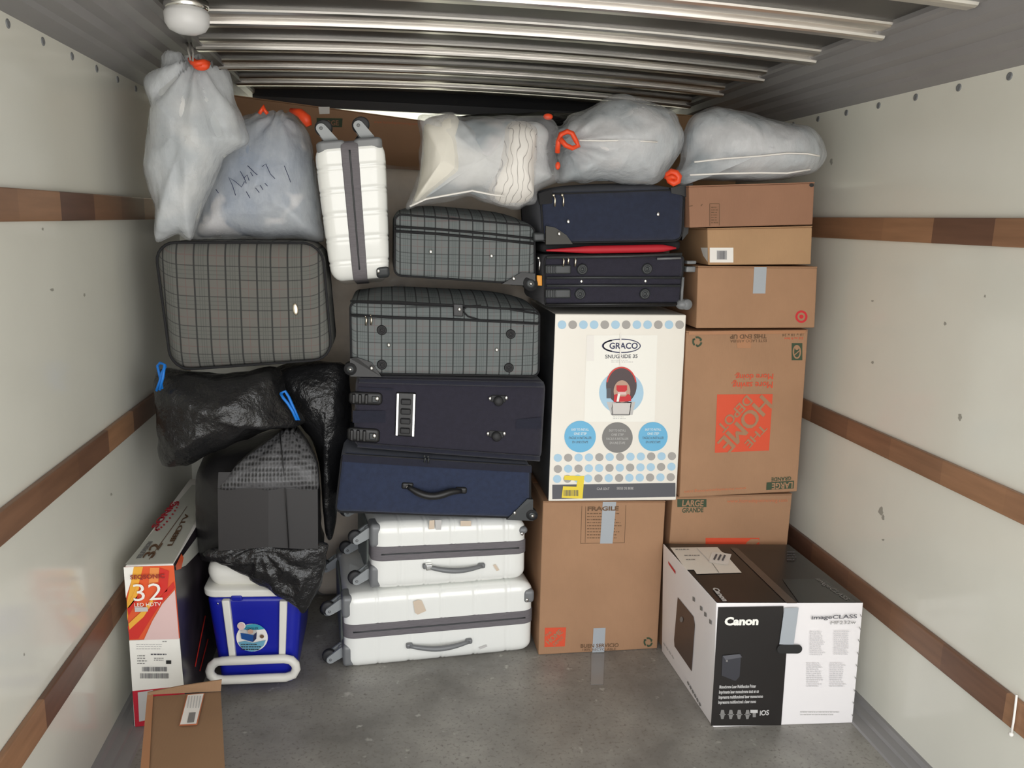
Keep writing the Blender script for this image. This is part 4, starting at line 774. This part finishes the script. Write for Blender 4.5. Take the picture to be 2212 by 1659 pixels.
r_ = bag('flat clear plastic bag on the topmost carton against the right wall', [(1481, 284), (1499, 255), (1524, 240), (1552, 232), (1590, 240), (1638, 255), (1685, 266), (1733, 272), (1758, 291), (1769, 313), (1775, 335), (1768, 354), (1752, 372), (1717, 382), (1638, 390), (1575, 391), (1511, 388), (1480, 394), (1466, 402), (1463, 382), (1466, 364), (1474, 340), (1478, 305)], 2.66, .16, .15, M_cloth3, seed=5, pleat=((1460, 385), .8, 12, .3), cen=(1620, 330), amp=.009)
b = MB(); b.tube([aty(x, y, d) for x, y, d in ((1438, 385, 2.50), (1442, 376, 2.49), (1450, 371, 2.485), (1460, 374, 2.48), (1466, 382, 2.48), (1464, 392, 2.48), (1455, 396, 2.48), (1446, 391, 2.485), (1442, 384, 2.49), (1452, 382, 2.475), (1462, 386, 2.475))], [.006, .008, .010, .011, .011, .010, .010, .009, .008, .008, .005], n=8)
part(b, 'drawstring', M_tie, r_, label='orange drawstring knot')
b = MB(); b.tube([aty(x, y, 2.50) for x, y in ((1500, 350), (1560, 343), (1640, 337), (1700, 331), (1745, 332), (1770, 337))], .0028, n=6); b.tube([aty(x, y, 2.50) for x, y in ((1490, 378), (1560, 375), (1640, 373), (1700, 374), (1750, 366))], .003, n=6); part(b, 'bag_seam', M_paper, r_)
# black bags at left
BG = 'black bags below the left plaid case'
def bbag(label, pix, y0, df, db, cen, seed, mt=None, amp=.02, sc=6, pf=.5, pleat=None):
    o_, base = sack(pix, y0, df, db, cen, seed=seed, amp=amp, sc=sc, pf=pf, pleat=pleat, ridge=.9); r_ = root('black_bag', base, label, 'bag', BG); part(o_, 'bag_body', mt or M_bag, r_); return r_
r_ = bbag('big black plastic bag with blue ties against the left wall, under the largest plaid face', [(342, 850), (344, 812), (365, 799), (430, 808), (520, 806), (590, 797), (622, 850), (650, 905), (631, 918), (586, 922), (541, 939), (481, 963), (436, 984), (405, 994), (362, 992), (350, 958), (342, 907)], 2.62, .16, .11, (480, 880), 11)
for pts in ([(350, 840, 2.50), (346, 815, 2.50), (340, 790, 2.52), (346, 784, 2.50), (356, 788, 2.49), (352, 815, 2.48), (345, 842, 2.49)], [(606, 850, 2.46), (616, 845, 2.46), (624, 858, 2.46), (630, 872, 2.455), (638, 890, 2.46), (646, 908, 2.46), (640, 906, 2.455), (632, 888, 2.45), (622, 872, 2.45), (612, 860, 2.45), (606, 850, 2.46)]):
    part(ribbon(pts, .0045), 'blue_tie', M_btie, r_, label='bright blue tie')
part(ribbon([(338, 844, 2.50), (345, 825, 2.49), (350, 805, 2.49), (358, 790, 2.50)], .0045), 'blue_tie', M_btie, r_, label='bright blue tie')
bbag('black plastic bag sagging behind, between the blue tie and the navy case', [(600, 800), (680, 788), (742, 792), (752, 850), (750, 930), (742, 980), (730, 1060), (726, 1120), (716, 1160), (704, 1152), (698, 1090), (690, 1000), (660, 930), (620, 870)], 2.80, .10, .14, (705, 880), 12, M_bag, .016)
# black bag pulled over a box, on the cooler
pix = [(622, 926), (638, 930), (657, 960), (683, 1005), (689, 1060), (692, 1150), (692, 1184), (600, 1187), (520, 1189), (450, 1188), (440, 1166), (434, 1100), (430, 1050), (434, 1000), (452, 978), (490, 962), (540, 952), (590, 935)]
o_, base = sack(pix, 2.72, .23, .2, (575, 1090), seed=13, amp=.008, sc=8, pf=.34, ridge=.6); r_ = root('black_bag', base, 'black bag pulled over a square load, resting on the blue cooler', 'bag', BG); M_bagm = mat('black_bag_matt', S(36, 35, 36), .38, bump=.5, bscale=18); part(o_, 'bag_body', M_bagm, r_)
o_, base = sack([(450, 1192), (520, 1172), (600, 1168), (694, 1172), (699, 1200), (694, 1257), (679, 1280), (669, 1306), (654, 1322), (641, 1312), (605, 1288), (578, 1274), (535, 1247), (504, 1229), (472, 1215), (452, 1208)], 2.488, .028, .024, (605, 1215), seed=15, amp=.010, sc=14, pf=.6, ridge=1.0, pleat=((560, 1175), .5, 14, .3)); part(o_, 'bag_skirt', M_bag, r_)
def slab(pts3, t, name, m, par): # flat piece with thickness from 3D corner points
    P = [Vector(p) for p in pts3]; nn = (P[1]-P[0]).cross(P[2]-P[0]).normalized(); nn = nn if nn.y > 0 else -nn; n = len(P); b = MB()
    b.add(P+[p+nn*t for p in P], [tuple(range(n)), tuple(range(2*n-1, n-1, -1))]+[(i, i+n, (i+1) % n+n, (i+1) % n) for i in range(n)]); return part(b, name, m, par)
slab([aty(470, 1056, 2.462), aty(580, 1056, 2.455), aty(686, 1056, 2.47), aty(687, 1188, 2.47), aty(580, 1182, 2.455), aty(472, 1190, 2.462)], .05, 'side_panel', mat('black_side_panel', S(42, 40, 41), .5), r_)
cone = MB(); rows = []
for (y, xl, xr, d) in ((932, 608, 640, 2.56), (960, 572, 660, 2.52), (990, 530, 676, 2.49), (1012, 505, 684, 2.475), (1035, 490, 686, 2.467), (1056, 470, 687, 2.46)):
    rows.append([aty(xl+(xr-xl)*i/12, y+(3*math.sin(i*1.3)), d-.014*math.sin(math.pi*i/12)) for i in range(13)])
vs = [p for r0 in rows for p in r0]; nn_ = len(vs); vs += [p+Vector((0, .06, 0)) for p in vs]; fs = []
for j in range(5):
    for i in range(12): a = j*13+i; fs += [(a, a+1, a+14, a+13), (a+nn_, a+13+nn_, a+14+nn_, a+1+nn_)]
edge_ = list(range(0, 13))+[j*13+12 for j in range(1, 6)]+[5*13+i for i in range(11, -1, -1)]+[j*13 for j in range(4, 0, -1)]
for i in range(len(edge_)): a, c_ = edge_[i], edge_[(i+1) % len(edge_)]; fs.append((a, a+nn_, c_+nn_, c_))
cone.add(vs, fs, 0, True); part(cone, 'cushioned_film', M_honey, r_, label='dimpled cushioned film')
part(ribbon([(604, 930, 2.535), (610, 990, 2.468), (616, 1056, 2.450), (624, 1188, 2.448)], .0018), 'bag_fold', M_black, r_)

# ================================================================== COOLER
cw = Cargo('cooler', 'blue cooler with white lid and white tow handle on the floor', 'cooler', (-.905, 2.53, 0), (-.668, 2.525, 0), (-.640, 2.525, .315), (-.940, 2.53, .322), .44)
b = MB(); b.rbox(0, cw.W, 0, .44, 0, cw.H, (.03, .03, .02), 10); cw.part(b, 'cooler_body', M_cooler)
b = MB(); b.rbox(-.006, cw.W+.006, -.008, .448, cw.H-.006, cw.H+.030, (.035, .035, .010), 10); b.rbox(.008, cw.W-.008, .008, .432, cw.H+.02, cw.H+.112, (.035, .045, .045), 10); cw.part(b, 'lid', M_cwhite)
for px in (500, 598):
    x1_, z0 = cw.loc(px, 1416); x2_, z1 = cw.loc(px-2, 1292); b = MB(); b.rbox(min(x1_, x2_)-.010, min(x1_, x2_)+.012, -.016, .004, z0-.01, z1, .004, 4); cw.part(b, 'handle_arm', M_cwhite)
    b = MB(); b.rbox(x2_-.014, x2_+.016, -.012, .006, z1-.004, z1+.014, .004, 3); cw.part(b, 'handle_hinge', M_cooler)
pts = []
for (x, y) in [(480, 1428)]+[(480+(614-480)*k/6, 1428-(5*k/6)) for k in range(1, 7)]+[(629, 1426), (638, 1435), (640, 1445), (634, 1457), (618, 1463)]+[(618-(618-482)*k/6, 1463+6*k/6) for k in range(1, 7)]+[(465, 1466), (455, 1458), (453, 1449), (457, 1438), (467, 1430)]: pts.append(aty(x, y, 2.50))
b = MB(); b.tube(pts, .0145, True, 12); part(b, 'tow_handle', M_cwhite, cw.root)
p = cw.front(.004); p.disc(545, 1376, 34, 30, M_paper, 1, 40); p.poly([(525, 1355), (532, 1348), (548, 1345), (562, 1348), (573, 1356), (560, 1358), (534, 1359)], M_teal, 2); p.disc(523, 1348, 9, 8, M_paper, 3); p.disc(523, 1348, 7.5, 7, M_pink, 4); p.poly([(521, 1363), (549, 1368), (548, 1383), (523, 1376)], mat('cooler_picture_blue', S(20, 76, 146), .5), 3)
p.poly([(549, 1368), (556, 1361), (555, 1376), (548, 1383)], M_navyi, 3); p.poly([(518, 1360), (538, 1356), (556, 1360), (549, 1367), (521, 1362)], M_lgrey, 2); p.disc(543, 1359, 6, 5, M_skin, 4); p.disc(567, 1371, 4.5, 4, M_brown, 3); p.poly([(516, 1385), (530, 1382), (548, 1386), (575, 1380), (570, 1392), (558, 1402), (545, 1405), (530, 1402), (520, 1394)], mat('sea_blue_ink', S(110, 170, 196), .5), 2); p.greek(522, 1386, 568, 1402, M_ink, 3, 3, 4); p.text('COOLER', (532, 1355), (560, 1355), (532, 1350), M_navyi, 4)
p.done('round_sticker', cw.root, label='round picture sticker')
stud(cw, 466, 1303, M_chrome, .003)

# ================================================================== TELEVISION BOX
tv = Cargo('television_box', 'narrow orange and white television box standing along the left wall', 'box', (-1.120, 2.335, 0), (-.968, 2.335, 0), (-.980, 2.335, .521), (-1.113, 2.335, .521), .80)
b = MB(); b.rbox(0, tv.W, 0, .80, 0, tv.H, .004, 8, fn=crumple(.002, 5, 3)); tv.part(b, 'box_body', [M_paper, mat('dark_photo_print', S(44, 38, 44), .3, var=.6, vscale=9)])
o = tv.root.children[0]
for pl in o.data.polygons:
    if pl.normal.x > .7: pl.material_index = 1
p = tv.front(.0022); q = lambda x, y: (x, y)
p.poly([(269, 1224), (376, 1221), (389, 1378), (388, 1378), (280, 1382)], M_or1, 1)
p.poly([(268, 1224), (290, 1223), (284, 1255), (273, 1290)], M_warm, 2); p.poly([(290, 1223), (310, 1223), (300, 1262), (282, 1300), (276, 1340), (275, 1300), (284, 1256)], M_yl2, 2)
p.poly([(303, 1262), (297, 1290), (279, 1312), (277, 1305), (290, 1280), (298, 1258)], M_yl2, 3); p.poly([(276, 1312), (300, 1282), (300, 1292), (279, 1328)], M_rd2, 3); p.poly([(345, 1225), (366, 1232), (362, 1275), (345, 1285), (336, 1290), (344, 1260)], M_rd2, 2)
p.poly([(277, 1352), (320, 1318), (345, 1290), (376, 1255), (379, 1268), (350, 1300), (330, 1330), (300, 1378), (281, 1380)], M_rd2, 2); p.poly([(279, 1345), (310, 1316), (330, 1290), (332, 1298), (312, 1330), (281, 1358)], M_yl2, 3)
p.poly([(379, 1272), (384, 1330), (388, 1378), (312, 1380), (330, 1340), (352, 1302)], M_pink, 3); p.poly([(325, 1225), (345, 1225), (343, 1255), (322, 1262)], M_or2, 2)
p.text('SEQSONIC', (284, 1248), (358, 1245), (283, 1239), mat('dark_red_ink', S(150, 48, 40), .5), 5, .03)
p.text('32', (292, 1294), (354, 1291), (290, 1258), M_warm, 6, -.004); p.text('LED HDTV', (293, 1307), (350, 1305), (293, 1299), M_warm, 5); p.poly([(293, 1308), (321, 1308), (322, 1317), (294, 1318)], M_lgrey, 5)
p.poly([(280, 1382), (388, 1378), (398, 1480), (287, 1491)], M_warm, 2)
p.greek(296, 1388, 352, 1402, M_lgrey, 3, 3, 2); p.greek(352, 1382, 364, 1386, M_mgrey, 1, 3, 3); p.greek(298, 1412, 320, 1434, M_mgrey, 4, 3, 4); p.greek(327, 1408, 366, 1416, M_dgrey, 1, 3, 5); p.greek(334, 1418, 356, 1426, M_mgrey, 2, 3, 6); p.rect(360, 1424, 371, 1432, M_ink, 3); p.bars(308, 1438, 362, 1448, M_dgrey, 3, 1); p.bars(304, 1452, 366, 1463, M_dgrey, 3, 2)
p.poly([(287, 1491), (398, 1480), (406, 1560), (293, 1568)], M_crimson, 2); p.poly([(299, 1493), (332, 1488), (332, 1550), (302, 1556)], M_lgrey, 3)
p.done('printed_end', tv.root, label='orange end panel with number 32, bar codes and a red foot')
def top(c): P = Print(c.TL, c.TR, c.TL+c.dv*.3, .0012); return P
p = top(tv); p.poly([(270, 1220), (374, 1217), (384, 1198), (430, 1112), (470, 1050), (415, 1048)], mat('grey_white_card', S(196, 196, 186), .5), 1)
p.line((322, 1210), (390, 1116), 1.4, M_brown, 2); p.line((390, 1116), (404, 1095), 1, M_brown, 2)
for k in range(24):
    a = R(k*15); cx_, cy_ = 361, 1116; u_, v_ = math.cos(a)*38, math.sin(a)*8; p.disc(cx_+u_*.62+v_*.75, cy_-u_*.80+v_*.55, 2.4, 2, M_crimson, 2, 8)
dtext(p, 'SONIC', (340, 1141), (385, 1086), 11, M_crimson, .04); dtext(p, '32', (330, 1206), (352, 1176), 18, M_brown, .02); dtext(p, 'LED', (372, 1180), (388, 1150), 9, M_brown); dtext(p, 'TELEVISION', (304, 1208), (330, 1172), 8, M_mgrey); dtext(p, 'HDTV', (380, 1166), (410, 1112), 9, M_brown)
p.done('printed_top', tv.root, label='pale top with a red oval mark')
sd = Print(tv.BR, tv.BR+tv.dv, tv.TR, .0012); sd.poly([(378, 1222), (392, 1204), (462, 1110), (462, 1160), (438, 1183), (400, 1222), (379, 1230)], mat('grey_white_card', S(196, 196, 186), .5), 1); sd.poly([(378, 1222), (390, 1196), (395, 1205), (390, 1228), (379, 1232)], M_or1, 2)
for k, (a0, a1) in enumerate((((420, 1440), (442, 1330)), ((430, 1450), (448, 1380)))): sd.line(a0, a1, 2.2, M_rd2, 2)
sd.done('printed_side', tv.root)

# ================================================================== FRONT LEFT CARTON
zt = .275; q0, q1, q2, q3 = atz(318, 1501, zt), atz(477, 1493, zt), atz(489, 1665, zt), atz(302, 1665, zt)
dL = (q3-q0).normalized(); ln = .42; A0, A1 = q0+dL*ln, q1+dL*ln*.98   # near edge
dn = Vector((0, 0, -zt)); bl, br = A0+dn, A1+dn; bl.z = br.z = 0
c = carton('cardboard_box', 'open brown carton at the lower left, near the television box', (bl, br, A1, A0), ln, M_card4, 'smaller brown cartons', back=tuple(-dL), seed=8, tape=False, flaps=False)
p = Print(q0, q1, q3, .0012); p.poly([(404, 1501), (442, 1498), (426, 1567), (387, 1569)], M_hdfaint, 1); p.poly([(406, 1503), (440, 1500), (424, 1565), (389, 1567)], M_paper, 2); p.poly([(409, 1542), (423, 1541), (419, 1563), (404, 1564)], M_mgrey, 3)
for k in range(5): p.line((409+k*6, 1506), (405+k*6, 1532), 2.2, M_lgrey, 3)
p.done('shipping_label', c.root)
p = Print(q0, q1, q3, .0009); p.poly([(318, 1502), (331, 1501), (322, 1664), (303, 1664)], M_ctape, 1); p.done('tape_strip', c.root)
b = MB(); nA, nB = atz(392, 1489, zt), q1; bk = (-dL)*.004
b.add([q0+Vector((.0, 0, 0)), q1, q1+Vector((0, .018, .022)), atz(385, 1497, zt)+Vector((0, .012, .012)), q0+Vector((0, .004, .004))]+[v+bk for v in (q0, q1, q1+Vector((0, .018, .022)), atz(385, 1497, zt)+Vector((0, .012, .012)), q0+Vector((0, .004, .004)))], [(0, 1, 2, 3, 4), (9, 8, 7, 6, 5)]+[(i, i+5, (i+1) % 5+5, (i+1) % 5) for i in range(5)]); part(b, 'raised_flap', M_card4, c.root)

# ================================================================== PRINTER BOX
pc = Cargo('printer_box', 'black and white printer box with a hand hole on the floor at the right wall', 'box', (.631, 2.142, 0), (1.084, 2.115, 0), (1.078, 2.125, .406), (.610, 2.145, .418), .46, back=(-.02, 1, 0))
b = MB(); b.rbox(0, pc.W, 0, .46, 0, pc.H, .004, 8, fn=crumple(.0015, 5, 6)); o = pc.part(b, 'box_body', [M_canw, M_cank])
for pl in o.data.polygons:
    if pl.normal.z > .7: pl.material_index = 1
p = pc.front(.0016)
p.poly([(1551, 1311), (1692, 1309), (1690, 1390), (1699, 1400), (1687, 1566), (1535, 1567), (1543, 1440)], M_cank, 1)
p.done('printed_panel', pc.root, label='black printed half')
p.text('Canon', (1564, 1349), (1637, 1348), (1565, 1332), M_warm, 2, .05); p.done('brand_name', pc.root, label='white brand name'); p.poly([(1693, 1312), (1724, 1311), (1713, 1392), (1682, 1390)], M_tape, 3)
p.done('tape_strip', pc.root, label='grey tape')
p.poly([(1560, 1415), (1600, 1412), (1597, 1460), (1588, 1470), (1558, 1458)], mat('printer_picture_ink', S(58, 58, 64), .5), 2); p.poly([(1560, 1415), (1596, 1411), (1602, 1418), (1566, 1424)], M_dgrey, 3); p.rect(1567, 1424, 1571, 1428, M_mgrey, 3)
p.done('printed_picture', pc.root)
for k, t in enumerate(('Monochrome Laser Multifunction Printer', 'Imprimante laser monochrome tout en un', 'Impresora multifuncional laser monocromo', 'Impressora multifuncional a laser mono')): p.text(t, (1553-k*.8, 1486+k*11), (1632+(k == 2)*15+(k == 1)*6, 1484+k*11), (1553, 1479+k*11), M_lgrey, 2, .03)
for k in range(4): x = 1557+k*18; p.poly([(x, 1532), (x+6, 1532), (x+8, 1542), (x+5, 1552), (x, 1552), (x-2, 1542)], M_mgrey, 2); p.line((x-4, 1542), (x+10, 1542), 2, M_mgrey, 2)
p.rect(1620, 1532, 1636, 1539, M_lgrey, 2); p.rect(1625, 1539, 1632, 1548, M_mgrey, 2); p.text('iOS', (1640, 1544), (1660, 1543), (1640, 1533), M_lgrey, 2, .03)
p.done('printed_text', pc.root)
p.text('imageCLASS', (1752, 1337), (1850, 1334), (1752, 1329), M_dgrey, 2, .015); p.text('MF232w', (1793, 1348), (1848, 1346), (1793, 1341), M_mgrey, 2)
p.done('model_name', pc.root)
for (x, y, s_) in ((1748, 1362, 1), (1800, 1361, 2), (1741, 1430, 3), (1791, 1430, 4)): p.greek(x, y, x+36, y+54, mat('very_pale_ink', S(208, 206, 208), .5), 12, 2, s_)
for k in range(9): p.line((1857-k*2.2, 1326+k*27), (1860-k*2.2, 1332+k*27), 1.5, M_mgrey, 2)
p.greek(1728, 1535, 1828, 1546, M_lgrey, 2, 2, 9)
p.done('printed_columns', pc.root)
# hand hole: flat black patch painted for the shade inside the slot
p = pc.front(.0016); hp = []
for k in range(24):
    a = R(15*k); hp.append((1704+(17 if math.cos(a) > 0 else -17)+10*math.cos(a), 1400-(.04*(math.cos(a)*17))+9.5*math.sin(a)))
p.poly(hp, M_ink, 4); p.done('hand_hole', pc.root)
p = Print(pc.TL, pc.TR, pc.TL+pc.dv*.3, .0018)
p.poly([(1448, 1184), (1550, 1183), (1558, 1192), (1565, 1196), (1602, 1238), (1505, 1241), (1499, 1232), (1482, 1232)], M_boxw, 1)
p.poly([(1538, 1194), (1580, 1199), (1572, 1223), (1530, 1216)], M_paper, 2)
for k in range(3): p.line((1548+k*9, 1200+k), (1542+k*9, 1212+k), 4, M_dgrey, 3)
p.greek(1459, 1187, 1500, 1191, M_mgrey, 1, 2, 1); p.greek(1478, 1200, 1512, 1204, M_mgrey, 1, 2, 2); p.greek(1482, 1209, 1508, 1213, M_mgrey, 1, 2, 3); p.line((1538, 1218), (1553, 1239), 1, M_mgrey, 2); p.line((1505, 1186), (1532, 1214), 1, M_lgrey, 2)
dtext(p, 'Canon', (1565, 1300), (1542, 1272), -9, M_lgrey, .05) if 0 else p.text('Canon', (1538, 1272), (1562, 1301), (1548, 1269), M_lgrey, 2, .05)
p.poly([(1577, 1184), (1592, 1184), (1722, 1304), (1700, 1304)], M_ctape if 0 else mat('dull_tape_strip', S(92, 80, 72), .25), 1); p.poly([(1690, 1252), (1780, 1252), (1850, 1302), (1726, 1303)], mat('dark_grey_panel', S(52, 54, 54), .25), 1)
p.text('imageCLASS', (1760, 1252), (1826, 1298), (1768, 1249), M_mgrey, 2); p.greek(1700, 1192, 1722, 1214, M_dgrey, 4, 2, 4)
p.done('printed_top', pc.root, label='dark top with a pale label and a barcode sticker')
p = Print(pc.BL, pc.BL+pc.dv, pc.TL, .0018)
p.poly([(1465, 1290), (1499, 1332), (1502, 1350), (1495, 1450), (1458, 1396), (1457, 1382)], mat('brown_window_print', S(88, 72, 64), .4), 1); p.disc(1474, 1338, 3.5, 6, M_mgrey, 2); p.poly([(1444, 1212), (1460, 1234), (1460, 1240), (1445, 1218)], M_redi, 1)
for (x, y) in ((1497, 1292), (1513, 1312), (1522, 1325), (1533, 1341)): p.poly([(x, y-4), (x+5, y), (x+5, y+8), (x, y+5)], M_mgrey, 1)
for k in range(6): p.line((1486+k*5, 1500+k*9-28), (1489+k*5, 1508+k*9-28), 3, M_mgrey, 1)
for k in range(4): p.line((1434+k*6, 1388+k*9), (1438+k*6, 1396+k*9), 2, M_lgrey, 1)
p.done('printed_side', pc.root)

# ================================================================== THINGS BEHIND
# wrapped mattress-like piece
mt = root('wrapped_mattress', (-.03, 3.22, 0), 'tall beige mattress in wrinkled clear plastic standing behind the middle stack', 'mattress')
b = MB(); b.rbox(-.655, .60, 3.15, 3.32, 0, 1.70, (.04, .04, .05), 14, fn=crumple(.006, 3, 2, False)); part(b, 'mattress', mat('beige_quilted_cloth', S(214, 198, 178), .8, var=.08, vscale=6, bump=.4, bscale=14), mt)
b = MB(); b.rbox(-.668, .612, 3.136, 3.334, -.0, 1.715, (.045, .045, .05), 26, fn=crumple(.014, 9, 4, False)); part(b, 'plastic_cover', M_cover, mt)
# cartons in the attic
c = carton('moving_box', 'brown moving box with a dark stamp up under the roof, behind the standing white case', ((-1.02, 3.44, 1.492), (-.20, 3.44, 1.492), (-.20, 3.44, 1.908), (-1.02, 3.44, 1.978)), .40, M_card, 'large brown moving boxes', seed=11, tape=False)
p = c.front(.002); p.poly([(684, 255), (740, 256), (739, 275), (684, 274)], M_green, 1); p.text('LARGE', (692, 271), (732, 271), (692, 260), M_card3, 2, .03); p.text('www.homedepotmoving.com', (808, 266), (902, 270), (808, 260), M_hdfaint, 1); p.poly([(688, 231), (712, 231), (712, 246), (690, 247)], M_paper, 1); p.done('printed_text', c.root)
carton('moving_box', 'brown moving box mostly hidden up under the roof behind the flat clear bag', ((.74, 3.44, 1.492), (1.13, 3.44, 1.492), (1.13, 3.44, 1.975), (.74, 3.44, 1.985)), .40, M_card2, 'large brown moving boxes', seed=12)

o_, base = sack([(955, 262), (1010, 250), (1100, 247), (1200, 244), (1300, 246), (1370, 248), (1380, 330), (1350, 372), (1200, 378), (1000, 372), (950, 330)], 3.72, .24, .15, (1190, 310), seed=21, amp=.02, sc=6); r_ = root('black_bag', base, 'added black bag under the roof, blocking the bright front wall behind the pillow bag', 'bag', 'added dark filler under the roof'); part(o_, 'bag_body', M_bag, r_)  # added bag, keeps the translucent front wall from showing bright above the cargo
# tape on the floor and a pale strip on the right wall slat
b = MB(); P = [atz(1277, 1413, .0008), atz(1306, 1412, .0008), atz(1303, 1478, .0008), atz(1276, 1479, .0008)]; b.add(P+[p_+Vector((0, 0, .0008)) for p_ in P], [(3, 2, 1, 0), (4, 5, 6, 7)]+[(i, (i+1) % 4, (i+1) % 4+4, i+4) for i in range(4)])
o = b.build('tape_strip', mat('dull_clear_tape', S(150, 148, 146), .2), None, base=P[0]); o['label'] = 'short strip of clear tape stuck to the floor before the taped moving box'; o['category'] = 'tape'
b = MB(); b.tube([atx(x, y, 1.147) for x, y in ((2196, 1501), (2193, 1530), (2189, 1560), (2185, 1583))], .003, n=6); b.ball(atx(2184, 1586, 1.147), .006, 8)
o = b.build('cable_tie', M_paper, None, base=atx(2190, 1545, 1.147)); o['label'] = 'thin white tie hanging over the lowest wooden slat at the right edge'; o['category'] = 'tie'
